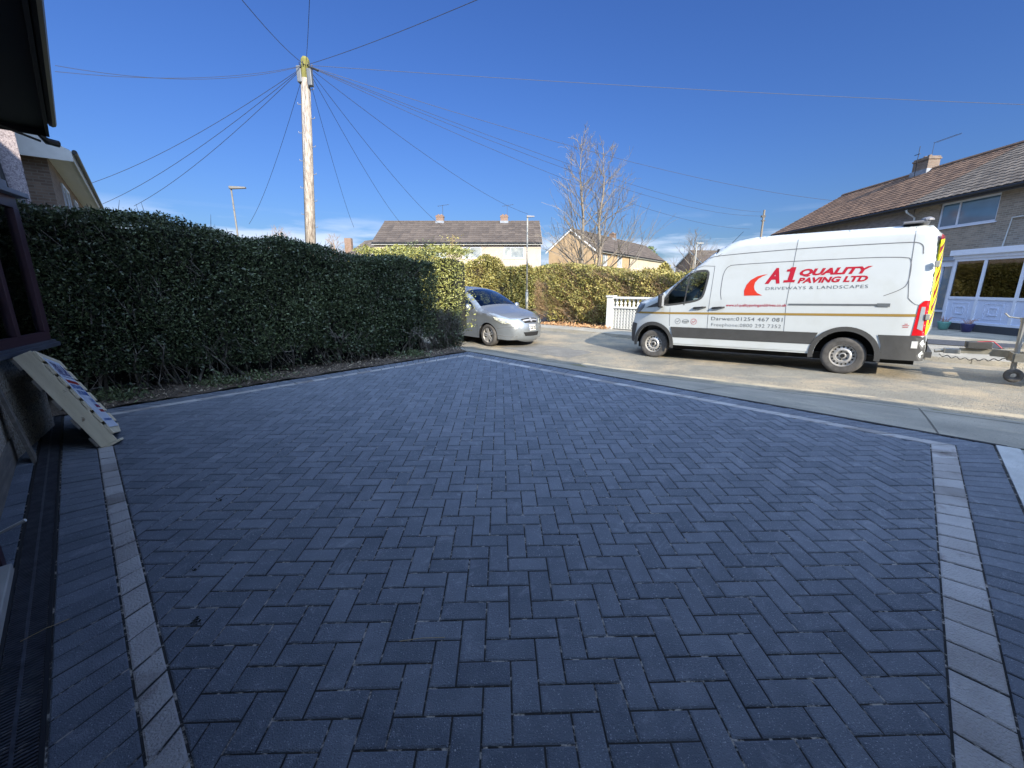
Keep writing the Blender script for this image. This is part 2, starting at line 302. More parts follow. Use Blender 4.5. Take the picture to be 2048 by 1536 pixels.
sheet('side_road', None, 11.0, 15.0, 4.3, 40, .8, 1, -.004, M['darktar'], 'dark side road opening beyond the bushy hedge', 'road')
sheet('shadow_strip', None, -14, -1.2, 6.2, 7.7, .5, .3, .004, M['darktar'], 'dark painted shadow strip across the forecourt behind the trailer', 'patch')  # shadow lying on the forecourt, put in as a dark coloured strip
def road_patch(name, s0, s1, w0, w1, m, label):
    b = MB(); n = 12; vs = []
    for i in range(n+1):
        for j in range(5):
            p = SW(s0+(s1-s0)*i/n, w0+(w1-w0)*j/4+(.05*math.sin(i*2.3+j) if j in (0, 4) else 0)); vs.append((p.x, p.y, zg(p.x, p.y)+.005))
    b.add(vs, [(i*5+j, (i+1)*5+j, (i+1)*5+j+1, i*5+j+1) for i in range(n) for j in range(4)]); return b.build(name, m, smooth=True, label=label, cat='road patch', kind='structure')
M['patch'] = mat('patched_asphalt', (.125, .12, .105), .9, scale=3, c2=(.19, .18, .155), bump=1, bscale=80, speck=((.30, .28, .24), 55, .62))
M['mud'] = mat('sandy_spill', (.30, .25, .165), .95, scale=2.5, c2=(.40, .335, .23), bump=.6, bscale=60, dirt=((.20, .18, .14), 2.2, .48, .62))
road_patch('road_repair', 5.2, 7.6, -1.5, -.3, M['patch'], 'slightly darker repaired asphalt patch in front of the silver car')
road_patch('sandy_spill', -3.4, 4.6, -2.12, -1.72, M['mud'], 'sandy tan spill along the road edge beyond the dropped kerb')
# far kerb as real step
kb = MB()
for i in range(90):
    s0 = -25+i*.92; s1 = s0+.91; z0 = zroad(s0, 3); z1 = zroad(s1, 3)
    a, b_, c, d = SW(s0, 3.0), SW(s1, 3.0), SW(s1, 3.14), SW(s0, 3.14)
    kb.hexa([(a.x, a.y, z0-.1), (b_.x, b_.y, z1-.1), (c.x, c.y, z1-.1), (d.x, d.y, z0-.1), (a.x, a.y, z0+.11), (b_.x, b_.y, z1+.11), (c.x, c.y, z1+.115), (d.x, d.y, z0+.115)])
kb.build('far_kerb', M['concrete'], label='raised concrete kerb stones along far side of road', cat='kerb', kind='structure')
# transverse joints and tar line in the crossover
jt = MB()
for s0 in (-4.2, -1.03, 1.2, 3.6, 6.4):
    n = 10
    for k in range(n):
        wa, wb = -4.6+2.42*k/n, -4.6+2.42*(k+1)/n; q = []
        for (w, ss) in ((wa, -.008), (wb, -.008), (wb, .008), (wa, .008)): p = SW(s0+ss*.7, w); q.append((p.x, p.y, zg(p.x, p.y)+.007))
        jt.add(q, [(0, 1, 2, 3)])
jt.build('crossover_joints', M['slabjoint'], label='thin dark joint lines crossing the tan pavement', cat='joint', kind='structure')
# ------------------------------------------------------------------ block paving
def clip(poly, a, b):      # keep left of a->b
    out = []; n = len(poly); ex, ey = b[0]-a[0], b[1]-a[1]
    def sd(p): return ex*(p[1]-a[1])-ey*(p[0]-a[0])
    for i in range(n):
        p, q = poly[i], poly[(i+1) % n]; sp, sq = sd(p), sd(q)
        if sp >= 0: out.append(p)
        if sp*sq < 0: t = sp/(sp-sq); out.append((p[0]+(q[0]-p[0])*t, p[1]+(q[1]-p[1])*t))
    return out
def area(p): return .5*sum(p[i][0]*p[(i+1) % len(p)][1]-p[(i+1) % len(p)][0]*p[i][1] for i in range(len(p)))
def inset(poly, d):
    n = len(poly); L = []
    for i in range(n):
        p, q = poly[i], poly[(i+1) % n]; ex, ey = q[0]-p[0], q[1]-p[1]; l = math.hypot(ex, ey)
        if l < 1e-5: return None
        nx, ny = -ey/l, ex/l; L.append(((p[0]+nx*d, p[1]+ny*d), (q[0]+nx*d, q[1]+ny*d)))
    r = poly
    big = [(poly[0][0]-9, poly[0][1]-9), (poly[0][0]+9, poly[0][1]-9), (poly[0][0]+9, poly[0][1]+9), (poly[0][0]-9, poly[0][1]+9)]
    r = big
    for a, b in L:
        r = clip(r, a, b)
        if len(r) < 3: return None
    return r
def block(mb, poly, zf, rise=0, joint=.0034, ch=.0055, mi=0, tn=None):
    cl = [];
    for p in poly:
        if not cl or math.hypot(p[0]-cl[-1][0], p[1]-cl[-1][1]) > 1e-4: cl.append(p)
    if len(cl) > 2 and math.hypot(cl[0][0]-cl[-1][0], cl[0][1]-cl[-1][1]) < 1e-4: cl.pop()
    if len(cl) < 3 or area(cl) < 6e-4: return
    a = inset(cl, joint); 
    if not a or len(a) < 3: return
    b = inset(a, ch)
    cx = sum(p[0] for p in cl)/len(cl); cy = sum(p[1] for p in cl)/len(cl)
    tx, ty, dz = random.gauss(0, .006), random.gauss(0, .006), random.gauss(0, .0009)+rise; tone = random.random()**1.1*.62 if tn is None else tn
    Z = lambda p, e=0: zf(p[0], p[1])+dz+tx*(p[0]-cx)+ty*(p[1]-cy)+e
    n = len(a)
    if not b or len(b) != n:
        mb.add([(p[0], p[1], Z(p)) for p in a]+[(p[0], p[1], Z(p)-.02) for p in a], [list(range(n))]+[(n+i, n+(i+1) % n, (i+1) % n, i) for i in range(n)], mi, tone); return
    # match starting vertex
    k0 = min(range(n), key=lambda k: math.hypot(b[k][0]-a[0][0], b[k][1]-a[0][1])); b = b[k0:]+b[:k0]
    vs = [(p[0], p[1], Z(p)) for p in b]+[(p[0], p[1], Z(p)-.0035) for p in a]+[(p[0], p[1], Z(p)-.02) for p in a]
    mb.add(vs, [list(range(n))]+[(n+i, n+(i+1) % n, (i+1) % n, i) for i in range(n)]+[(2*n+i, 2*n+(i+1) % n, n+(i+1) % n, n+i) for i in range(n)], mi, tone)
# field corners (inner edges of the pale course), anticlockwise
hd = R(135.4); hx, hy = math.cos(hd), math.sin(hd)
A_ = (1.33+.31, .95-.31*1.0)                       # right/house corner is behind the camera: extend below
cornL = (-4.27, 4.17); apex = (-.86, 7.54); cornR = (3.68, 3.43)
# house line passes (-.96,.95) and cornL ; right line passes cornR and (1.33,.95)
def isect(p, p2, q, q2):
    a1, b1 = p2[0]-p[0], p2[1]-p[1]; a2, b2 = q2[0]-q[0], q2[1]-q[1]; d = a1*b2-b1*a2
    t = ((q[0]-p[0])*b2-(q[1]-p[1])*a2)/d; return (p[0]+a1*t, p[1]+b1*t)
cornH = isect((-.96, .95), cornL, cornR, (1.33, .95))
field = [cornH, cornR, apex, cornL]
fl = MB()
an = .027; e1 = (math.cos(an), math.sin(an)); e2 = (-math.sin(an), math.cos(an)); ox, oy = .0026, 1.0073
def lat(u, v): return (ox+.1*(u*e1[0]+v*e2[0]), oy+.1*(u*e1[1]+v*e2[1]))
def keep(poly, region):
    for i in range(len(region)): poly = clip(poly, region[i], region[(i+1) % len(region)]);
    return poly if len(poly) > 2 else []
for k in range(-40, 90):
    for m in range(-30, 30):
        for (u, v, du, dv) in ((k+4*m, k, 2, 1), (k-1+4*m, k, 1, 2)):
            c = lat(u+du/2, v+dv/2)
            if c[1] < -1.5 or abs(c[0]) > 6: continue
            p = [lat(u, v), lat(u+du, v), lat(u+du, v+dv), lat(u, v+dv)]; q = keep(p, field)
            if q: block(fl, q, zdrive)
fl.build('driveway', M['paver'], label='dark charcoal herringbone block paved driveway filling the foreground', cat='driveway', kind='structure')
def off_line(a, b, d):    # shift a segment to its right by d
    l = math.hypot(b[0]-a[0], b[1]-a[1]); nx, ny = (b[1]-a[1])/l, -(b[0]-a[0])/l
    return (a[0]+nx*d, a[1]+ny*d), (b[0]+nx*d, b[1]+ny*d)
def ring(d):              # field grown outward by per-edge distances
    ls = [off_line(field[i], field[(i+1) % 4], d[i]) for i in range(4)]
    return [isect(*ls[i-1], *ls[i]) for i in range(4)]
r1 = ring([.16, .115, .10, .10])                # pale course outer edge (right, road, hedge, house)
r2 = ring([.40, .34, .31, .31])                 # charcoal soldier course outer edge
def course(mb, i0, i1, edge, inner, outer, step, mi, jitter=.0, rise=0):
    a, b = inner[i0], inner[i1]; c, d = outer[i0], outer[i1]
    l = math.hypot(b[0]-a[0], b[1]-a[1]); t = 0
    while t < 1:
        t2 = min(1, t+step*(1+random.uniform(-jitter, jitter))/l)
        if 1-t2 < .3*step/l: t2 = 1
        L = lambda p, q, t: (p[0]+(q[0]-p[0])*t, p[1]+(q[1]-p[1])*t)
        q = [L(c, d, t), L(c, d, t2), L(a, b, t2), L(a, b, t)]
        if area(q) < 0: q = q[::-1]
        if max(p[1] for p in q) > -1.6: block(mb, q, zdrive, rise=rise, joint=.005 if mi else .0034, ch=.006 if mi else .005, mi=0, tn=random.choice((.0, .2, .35, .4, .5, .55)) if mi else None)
        t = t2
pb = MB()
for i in range(4): course(pb, i, (i+1) % 4, i, field, r1, .16 if i in (3, 0) else .21, 1, .12, rise=.0012)
pb.build('pale_edging', M['pale'], label='pale grey granite sett course framing the charcoal driveway', cat='edging', kind='structure')
sb = MB()
for i in range(4): course(sb, i, (i+1) % 4, i, r1, r2, .1035, 0, .02)
sb.build('soldier_course', M['paver'], label='charcoal soldier course of blocks outside the pale edging', cat='edging', kind='structure')
bd = MB(); r3 = ring([.43, .40, .36, .75]); n = 40; vs = []
for i in range(n+1):
    for j in range(n+1):
        a = Vector(r3[0]).lerp(Vector(r3[1]), i/n); b = Vector(r3[3]).lerp(Vector(r3[2]), i/n); p = a.lerp(b, j/n); vs.append((p.x, p.y, zdrive(p.x, p.y)-.0050))
bd.add(vs, [(i*(n+1)+j, i*(n+1)+j+1, (i+1)*(n+1)+j+1, (i+1)*(n+1)+j)[::-1] for i in range(n) for j in range(n)])
bd.build('jointing_bed', M['bed'], label='dark sand filling the joints between the charcoal blocks', cat='joint sand', kind='structure')
# channel drain along the house, with its grating bars
hl0, hl1 = off_line(r1[3], r1[0], .213); Hd = Vector((hl0[0]-hl1[0], hl0[1]-hl1[1])).normalized(); Hn = Vector((hl0[1]-hl1[1], -(hl0[0]-hl1[0]))).normalized()
if Hn.dot(Vector((-1, -1))) < 0: Hn = -Hn
base0 = Vector((hl1[0], hl1[1]))
def HP(t, d, z=0):        # t metres along the house from cornH end, d metres towards the house from the drain's inner edge
    p = base0+Hd*t+Hn*d; return Vector((p.x, p.y, zdrive(p.x, p.y)+z))
TL = 7.2
dr = empty('channel_drain', 'black slotted channel drain running along the house wall', 'drain', HP(3, .07)); drm = Matrix.Translation(dr.location).inverted()
def loc_(p, o): return Vector(p)-o.location
rb = MB(); 
for (d0, d1) in ((0, .012), (.128, .14)):
    for k in range(24): a, b_ = k*TL/24, (k+1)*TL/24; rb.hexa([loc_(HP(a, d0, -.03), dr), loc_(HP(b_, d0, -.03), dr), loc_(HP(b_, d1, -.03), dr), loc_(HP(a, d1, -.03), dr), loc_(HP(a, d0, .002), dr), loc_(HP(b_, d0, .002), dr), loc_(HP(b_, d1, .002), dr), loc_(HP(a, d1, .002), dr)])
rb.build('rail', M['blackpl'], dr)
gb = MB(); k = 0; t = 1.2
while t < TL:
    gb.hexa([loc_(HP(t, .014, -.012), dr), loc_(HP(t+.007, .014, -.012), dr), loc_(HP(t+.007, .126, -.012), dr), loc_(HP(t, .126, -.012), dr), loc_(HP(t, .014, 0), dr), loc_(HP(t+.007, .014, 0), dr), loc_(HP(t+.007, .126, 0), dr), loc_(HP(t, .126, 0), dr)]); t += .0155
for d in (.066,):
    gb.hexa([loc_(HP(1.2, d, -.013), dr), loc_(HP(TL, d, -.013), dr), loc_(HP(TL, d+.01, -.013), dr), loc_(HP(1.2, d+.01, -.013), dr), loc_(HP(1.2, d, .0012), dr), loc_(HP(TL, d, .0012), dr), loc_(HP(TL, d+.01, .0012), dr), loc_(HP(1.2, d+.01, .0012), dr)])
gb.build('grating', mat('drain_grating', (.03, .032, .038), .38, scale=20, c2=(.08, .085, .10)), dr)
ib = MB(); 
t = 0
while t < TL:
    q = [HP(t, .145), HP(t+.2, .145), HP(t+.2, .26), HP(t, .26)]; q = [(p.x, p.y) for p in q]
    if area(q) < 0: q = q[::-1]
    block(ib, q, zdrive); t += .203
ib.build('wall_course', M['paver'], label='single charcoal block row between drain and house wall', cat='edging', kind='structure')
# right-hand neighbour's concrete with pale lip
rr0, rr1 = r2[0], r2[1]
def RP(t, d, z=0):
    a = Vector(rr0); b = Vector(rr1); u = (b-a).normalized(); nn = Vector((u.y, -u.x)); p = a+u*t+nn*d; return Vector((p.x, p.y, zdrive(p.x, p.y)+z))
RL = (Vector(rr1)-Vector(rr0)).length
lp = MB(); 
for k in range(12):
    a, b_ = RL*k/12, RL*(k+1)/12
    lp.hexa([RP(a, .012, -.05), RP(b_, .012, -.05), RP(b_, .15, -.05), RP(a, .15, -.05), RP(a, .012, .004), RP(b_, .012, .004), RP(b_, .15, .008), RP(a, .15, .008)][::1])
lp.build('concrete_haunch', mat('fresh_concrete', (.42, .42, .40), .85, var=.12, scale=8, bump=.5), label='pale smooth concrete strip along right edge of driveway', cat='concrete', kind='structure')
nb = MB(); vs = []
for i in range(13):
    for j in range(9): p = RP(RL*i/12*1.0, .15+j*.5); vs.append((p.x, p.y, p.z+.002))
nb.add(vs, [(i*9+j, i*9+j+1, (i+1)*9+j+1, (i+1)*9+j)[::-1] for i in range(12) for j in range(8)])
o_ = nb.build('neighbour_drive', mat('rough_mossy_concrete', (.16, .17, .14), .95, scale=6, c2=(.33, .33, .30), bump=1., bscale=45), label='rough mossy concrete of neighbouring drive at right edge', cat='drive', kind='structure')
# tar line road side
tj = MB(); a0, b0 = off_line(field[1], field[2], .342); a1, b1 = off_line(field[1], field[2], .385)
for k in range(30):
    q = []
    for (A, B, t) in ((a0, b0, k/30), (a0, b0, (k+1)/30), (a1, b1, (k+1)/30), (a1, b1, k/30)):
        x = A[0]+(B[0]-A[0])*(t*1.1-.08); y = A[1]+(B[1]-A[1])*(t*1.1-.08); q.append((x, y, max(zg(x, y), zdrive(x, y))+.003))
    tj.add(q, [(0, 1, 2, 3)])
tj.build('tar_line', M['tarjoint'], label='thin black tar line between driveway edging and pavement', cat='joint', kind='structure')
# soil bed below the hedge
so = MB(); vs = []; n1, n2 = 50, 14
for i in range(n1+1):
    for j in range(n2+1):
        A = Vector(r2[3])+(Vector(r2[3])-Vector(r2[2])).normalized()*.6; B = Vector(r2[2]); p = A.lerp(B, i/n1); u = (B-A).normalized(); nn = Vector((-u.y, u.x)); q = p+nn*(.012+1.9*j/n2)
        vs.append((q.x, q.y, zdrive(q.x, q.y)+.012+.035*math.sin(i*1.7+j)*math.sin(j*.9+i*.3)*(j > 0)+random.uniform(-.008, .012)))
so.add(vs, [(i*(n2+1)+j, (i+1)*(n2+1)+j, (i+1)*(n2+1)+j+1, i*(n2+1)+j+1) for i in range(n1) for j in range(n2)])
so.build('soil_bed', M['soil'], smooth=True, label='bare brown soil bed strewn with litter under the dark hedge', cat='soil', kind='structure')
# ------------------------------------------------------------------ buildings
def wall_grid(mb, W, Hh, openings, y=0, th=.12, mi=0, x0=0, z0=0):
    xs = sorted({x0, W}|{a for o in openings for a in (o[0], o[1])}); zs = sorted({z0, Hh}|{a for o in openings for a in (o[2], o[3])})
    for i in range(len(xs)-1):
        for j in range(len(zs)-1):
            cx, cz = (xs[i]+xs[i+1])/2, (zs[j]+zs[j+1])/2
            if any(o[0] < cx < o[1] and o[2] < cz < o[3] for o in openings): continue
            mb.add([(xs[i], y, zs[j]), (xs[i+1], y, zs[j]), (xs[i+1], y, zs[j+1]), (xs[i], y, zs[j+1])], [(0, 1, 2, 3)], mi)
    for (a, b, c, d) in openings:
        mb.add([(a, y, c), (b, y, c), (b, y, d), (a, y, d), (a, y+th, c), (b, y+th, c), (b, y+th, d), (a, y+th, d)], [(0, 4, 5, 1), (1, 5, 6, 2), (2, 6, 7, 3), (3, 7, 4, 0), (4, 7, 6, 5)], mi)
def window(parent, x0, x1, z0, z1, mull=(), y=.05, fw=.06, fm=None, pm=None, sill=True, name='window', tr=()):
    f = MB(); t = .05
    for (a, b, c, d) in ((x0, x1, z0, z0+fw), (x0, x1, z1-fw, z1), (x0, x0+fw, z0+fw, z1-fw), (x1-fw, x1, z0+fw, z1-fw)): f.box(a, b, y, y+t, c, d)
    for m_ in mull: f.box(m_-fw/2, m_+fw/2, y-.004, y+t, z0+fw, z1-fw)
    for (xa, xb, zz) in tr: f.box(xa, xb, y-.002, y+t, zz-fw/2, zz+fw/2)
    if sill: f.box(x0-.06, x1+.06, -.05, y, z0-.05, z0-.003)
    o = f.build(name, fm or M['upvc'], parent)
    p = MB(); p.box(x0+fw, x1-fw, y+.02, y+.028, z0+fw, z1-fw); p.build('pane', pm or M['hpane'], o); return o
def tile_slab(mb, W, x0, ye, ze, yr, zr, cw=.30, rowh=.34, amp=.018, ribs=4, tone=None, hipl=0, hipr=0):
    ln = math.hypot(yr-ye, zr-ze); nr = max(2, int(round(ln/rowh))); nc = max(2, int(round(W/cw))); dy, dz = (yr-ye)/ln, (zr-ze)/ln; ny, nz_ = -dz, dy
    if nz_ < 0: ny, nz_ = -ny, -nz_
    for r in range(nr):
        a, b = ln*r/nr, ln*(r+1)/nr+.03; vs = []
        for (d, e) in ((a, .022), (b, .0)):
            for c in range(nc*ribs+1):
                x = x0+W*c/(nc*ribs); k = .5+.5*math.cos(2*PI*c/ribs); h = e+amp*k
                dd = d+random.uniform(-.004, .004) if c % ribs == 0 else d
                vs.append((x, ye+dy*dd+ny*h, ze+dz*dd+nz_*h))
        n = nc*ribs+1
        vs += [(p[0], p[1]-ny*.03, p[2]-nz_*.03) for p in vs[:n]]
        b0 = len(mb.v); mb.v += vs
        for c in range(n-1):
            tn = random.random() if c % ribs == 0 else tn
            mb.f.append([b0+c, b0+c+1, b0+n+c+1, b0+n+c]); mb.m.append(0); mb.t.append(tn*.75)
            mb.f.append([b0+2*n+c, b0+2*n+c+1, b0+c+1, b0+c]); mb.m.append(0); mb.t.append(.0)
def house(name, label, cat, loc, rz, W, D, eave, ridge, wallm, roofm, openings=(), wins=None, chimneys=(), oh=.35, ohg=.15, gablem=None, fine=False, gutterm=None, group=None, gopen=(), pm=None, chimm=None, z_base=-.1):
    h = empty(name, label, cat, loc, rz, group)
    w = MB(); wall_grid(w, W, eave, openings, 0, z0=z_base)
    gm = 1 if gablem else 0
    w.add([(0, D, z_base), (W, D, z_base), (W, D, eave), (0, D, eave)], [(3, 2, 1, 0)])
    for x, s in ((0, 1), (W, -1)):
        vs = [(x, 0, z_base), (x, D, z_base), (x, D, eave), (x, D/2, ridge-.05), (x, 0, eave)]; w.add(vs, [(0, 1, 2, 3, 4)[::-1] if s < 0 else (4, 3, 2, 1, 0)[::-1]], gm)
    w.build('wall', [wallm, gablem or wallm], h)
    r = MB(); sl = (ridge-eave)/(D/2)
    cw, rh, rb_ = (.30, .34, 4) if fine else (.6, .5, 2)
    tile_slab(r, W+2*ohg, -ohg, -oh, eave-sl*oh+.06, D/2, ridge+.06, cw, rh, .02 if fine else .03, rb_)
    tile_slab(r, W+2*ohg, -ohg, D+oh, eave-sl*oh+.06, D/2, ridge+.06, .6, .5, .03, 2)
    for x in (-ohg, W+ohg):
        r.add([(x, -oh, eave-sl*oh-.06), (x, D/2, ridge-.06), (x, D+oh, eave-sl*oh-.06), (x, D+oh, eave-sl*oh+.06), (x, D/2, ridge+.06), (x, -oh, eave-sl*oh+.06)], [(0, 1, 4, 5), (1, 2, 3, 4)])
    n = int(W/.45); 
    for k in range(n): r.tube([(-ohg+(W+2*ohg)*k/n, D/2, ridge+.05), (-ohg+(W+2*ohg)*(k+1)/n-.02, D/2, ridge+.05)], .12, 6)
    ro = r.build('roof', roofm, h)
    s = MB(); s.box(-ohg+.01, W+ohg-.01, -oh+.02, -.004, eave-sl*oh-.06, eave-sl*oh-.03); s.box(-ohg, W+ohg, -oh-.0, -oh+.02, eave-sl*oh-.14, eave-sl*oh+.03)
    s.build('fascia', M['white'] if gutterm is None else gutterm, h)
    gt = MB(); gt.tube([(-ohg, -oh-.06, eave-sl*oh-.02), (W+ohg, -oh-.06, eave-sl*oh-.02)], .055, 8); gt.build('gutter', M['gutter'], h)
    for x in (-ohg-.02, W+ohg):
        for (ya, yb) in ((-oh, D/2), (D+oh, D/2)):
            za = eave-sl*oh; bgm = MB()
            bgm.hexa([(x, ya, za-.16), (x+.02, ya, za-.16), (x+.02, yb, ridge-.16), (x, yb, ridge-.16), (x, ya, za+.03), (x+.02, ya, za+.03), (x+.02, yb, ridge+.03), (x, yb, ridge+.03)])
            bgm.build('bargeboard', M['white'], h)
    for wn in (wins or []): window(h, *wn[:4], mull=wn[4] if len(wn) > 4 else (), pm=pm)
    for (cx, cw_, ch) in chimneys:
        c = MB(); c.box(cx-cw_/2, cx+cw_/2, D/2-.3, D/2+.3, ridge-.5, ridge+ch, 0); c.box(cx-cw_/2-.04, cx+cw_/2+.04, D/2-.34, D/2+.34, ridge+ch-.16, ridge+ch-.08, 0)
        c.box(cx-cw_/2-.05, cx+cw_/2+.05, D/2-.35, D/2+.35, ridge-.2, ridge+.12, 1)
        for q in (-.14, .14): c.lathe([(0, .09), (.12, .08), (.12, .05)], (cx+q, D/2, ridge+ch), (0, 0, 1), 10, 0)
        c.build('chimney', [chimm or M['brickred'], M['lead']], ro)
    return h
# --- own house on the left: pebbledashed wall, bow window, low black soffit
hw0 = HP(-2.2, .262); ang = math.atan2(Hd.y, Hd.x)
own = empty('home_house', 'pebbledashed house with maroon bow window and black soffit at left edge', 'house', (hw0.x, hw0.y, 0), ang)   # local x along the wall (away), local y to the garden side = right of x is drive
# local frame: x away along wall; +y points to house interior (left of direction)
w = MB(); LW = 7.9; w.box(-4, LW, 0, 7.6, -.1, 3.02)
ow = w.build('wall', M['pebble'], own)
w = MB(); w.box(-3.9, LW+.002, -.022, 0, -.08, .26); w.build('plinth', M['oldwood'], own)
def ownloc(p): d = Vector((p[0]-hw0.x, p[1]-hw0.y)); return (d.x*math.cos(ang)+d.y*math.sin(ang), -d.x*math.sin(ang)+d.y*math.cos(ang))
sA = ownloc((-3.93, 3.05)); sB = ownloc((-4.42, 3.98))
# soffit, fascia, roof
ey = ownloc((-4.81, 4.9))[1]+.10; ex = ownloc((-4.81, 4.9))[0]+.02
sf = MB(); sf.box(-4.2, ex, ey, .3, 3.02, 3.05); sf.build('soffit', M['soffit'], own)
sf = MB(); sf.box(-4.2, ex+.02, ey-.025, ey, 2.96, 3.16); sf.box(ex, ex+.025, ey, 7.9, 2.96, 3.16); sf.build('fascia', M['soffit'], own)
gt = MB(); gt.tube([(-4.2, ey-.065, 3.12), (ex+.03, ey-.065, 3.10)], .035, 8); gt.build('gutter', M['gutter'], own)
rf = MB(); tile_slab(rf, ex+4.3, -4.2, ey-.05, 3.14, 3.8, 8.9, .3, .34, .02, 4); tile_slab(rf, ex+4.3, -4.2, 8.2, 3.14, 3.8, 8.9, .6, .5, .03, 2)
rf.add([(ex+.02, ey, 3.16), (ex+.02, 7.9, 3.16), (ex+.02, 3.8, 8.8)], [(0, 1, 2)]); rf.build('roof', M['roofdark'], own)
fl_ = MB(); fl_.tube([(ex-.05, ey+.05, 2.95), (ex+.03, ey-.0, 2.92), (ex+.08, ey-.08, 2.92)], [.015, .035, .035], 8); fl_.tube([(ex-.25, ey+.35, 2.95), (ex-.02, ey+.05, 2.9)], .012, 5)
fl_.build('wall_lamp', M['blackpl'], own)
# bow window
bx = [sA[0]-1.6, sA[0]-.1, sB[0], sB[0]+.18]; by = [-.03, sA[1], sB[1], -.02]
pts = [(bx[0], 0), (bx[1]-.9, sA[1]*.9), (sA[0], sA[1]), (sB[0], sB[1]), (sB[0]+.26, 0)]
def band(mb, pts, z0, z1, out=0., closed_top=True):
    P2 = [(p[0], p[1]-out if p[1] < -.001 else p[1]) for p in pts]; P2[-1] = (P2[-1][0]+out*.8, P2[-1][1])
    if out: P2[-2] = (P2[-2][0]+out*.7, P2[-2][1])
    n = len(P2); mb.add([(p[0], p[1], z0) for p in P2]+[(p[0], p[1], z1) for p in P2], [list(range(n))[::-1], list(range(n, 2*n))]+[(i, (i+1) % n, n+(i+1) % n, n+i) for i in range(n)])
bwl = MB(); band(bwl, [(p[0], p[1]*.62) for p in pts], -.1, .862); bwl.build('bay_wall', M['pebble'], own)
bw = MB(); band(bw, pts, .865, .905, .05); band(bw, pts, .90, .93, .025); bws = bw.build('window_sill', M['sill'], own, bevel=.006)
fr = MB(); band(fr, pts, .93, 1.01, -.005); bwf = fr.build('bow_window', M['maroon'], own, bevel=.004)
fr = MB(); band(fr, pts, 2.10, 2.2, -.005); fr.build('window_head', M['maroon'], bwf, bevel=.004)
fr = MB(); ps = []
for i in range(1, 4):
    a, b_ = Vector(pts[i]), Vector(pts[i+1]) if i < 4 else None
segs = [(pts[1], pts[2]), (pts[2], pts[3]), (pts[3], pts[4])]
for (a, b_) in segs:
    a, b_ = Vector(a), Vector(b_); L_ = (b_-a).length; d = (b_-a)/L_; nn = Vector((-d.y, d.x)); nn = nn if nn.y > 0 else -nn
    for t in ((0, .09), (L_-.09, L_),):
        q = [a+d*t[0], a+d*t[1], a+d*t[1]+nn*.07, a+d*t[0]+nn*.07]; fr.hexa([(p.x, p.y, 1.01) for p in q]+[(p.x, p.y, 2.10) for p in q])
    if L_ > .6:
        for t in (L_*.5,):
            q = [a+d*(t-.03), a+d*(t+.03), a+d*(t+.03)+nn*.06, a+d*(t-.03)+nn*.06]; fr.hexa([(p.x, p.y, 1.01) for p in q]+[(p.x, p.y, 2.10) for p in q])
fr.build('mullion', M['maroon'], bwf, bevel=.004)
gl = MB(); nc_ = MB()
for (a, b_) in segs:
    a, b_ = Vector(a), Vector(b_); d = (b_-a).normalized(); nn = Vector((-d.y, d.x)); nn = nn if nn.y > 0 else -nn
    for (mb, o1, o2) in ((gl, .03, .036), (nc_, .05, .053)):
        q = [a+nn*o1, b_+nn*o1, b_+nn*o2, a+nn*o2]; mb.hexa([(p.x, p.y, 1.0) for p in q]+[(p.x, p.y, 2.12) for p in q])
gl.build('pane', M['clearglass'], bwf); nc_.build('net_curtain', M['net'], bwf)
cn = MB(); band(cn, pts, 2.2, 2.24, .08); band(cn, [(p[0]*1.0, p[1]*.9) for p in pts], 2.24, 2.33, .0); cn.build('lead_canopy', M['lead'], own, bevel=.01)
st = MB(); st.box(4.3, 5.72, -.122, -.024, .0, .068+.02); st.build('door_step', mat('pale_threshold', (.40, .38, .33), .8, scale=6), own, bevel=.006)
st = MB(); st.box(4.3, 5.70, -.06, -.023, .09, 2.1); st.box(5.73, 5.82, -.09, -.023, .02, .40); st.build('door_frame', M['maroon'], own)
tagp = None
# --- taller neighbouring house that throws the big shadow (stands to the right of the camera, out of frame)
def swrot(): return math.atan2(-ES.y, -ES.x)
pS = SW(-2.0, -6.9); pS.z = -.1
def shade_house():
    # local x runs along -ES (to the right of the camera), front faces +EW (the street)
    rz = math.atan2(-ES.y, -ES.x); h = empty('corner_house', 'cream two storey house right of the driveway throwing its shadow over it', 'house', (pS.x, pS.y, 0), rz)
    # with x along -ES, +y = rotate 90deg ccw = direction
    yv = Vector((-math.sin(rz), math.cos(rz), 0)); s = 1 if yv.dot(EW) < 0 else -1
    W_, D_ = 12, 8.6; w = MB(); e, r_ = 5.45, 7.9
    y1 = s*D_
    P = lambda x, y, z: (x, y, z)
    w.add([P(0, 0, -.3), P(W_, 0, -.3), P(W_, 0, e), P(0, 0, e), P(0, y1, -.3), P(W_, y1, -.3), P(W_, y1, e), P(0, y1, e), P(0, y1/2, r_), P(W_, y1/2, r_)],
          [(0, 1, 2, 3), (4, 5, 6, 7), (0, 4, 7, 8, 3), (1, 5, 6, 9, 2)]); w.build('wall', M['cream'], h)
    r = MB(); oh = .3; sl = (r_-e)/(D_/2)
    tile_slab(r, W_+.4, -.2, -s*oh, e-sl*oh+.06, y1/2, r_+.06, .6, .5, .03, 2); tile_slab(r, W_+.4, -.2, y1+s*oh, e-sl*oh+.06, y1/2, r_+.06, .6, .5, .03, 2); ro = r.build('roof', M['roofdark'], h)
    c = MB(); c.box(2.2, 3.0, min(y1/2-.3, y1/2+.3), y1/2+.3, r_-.4, r_+1.1); c.build('chimney', M['brickred'], ro)
shade_house()
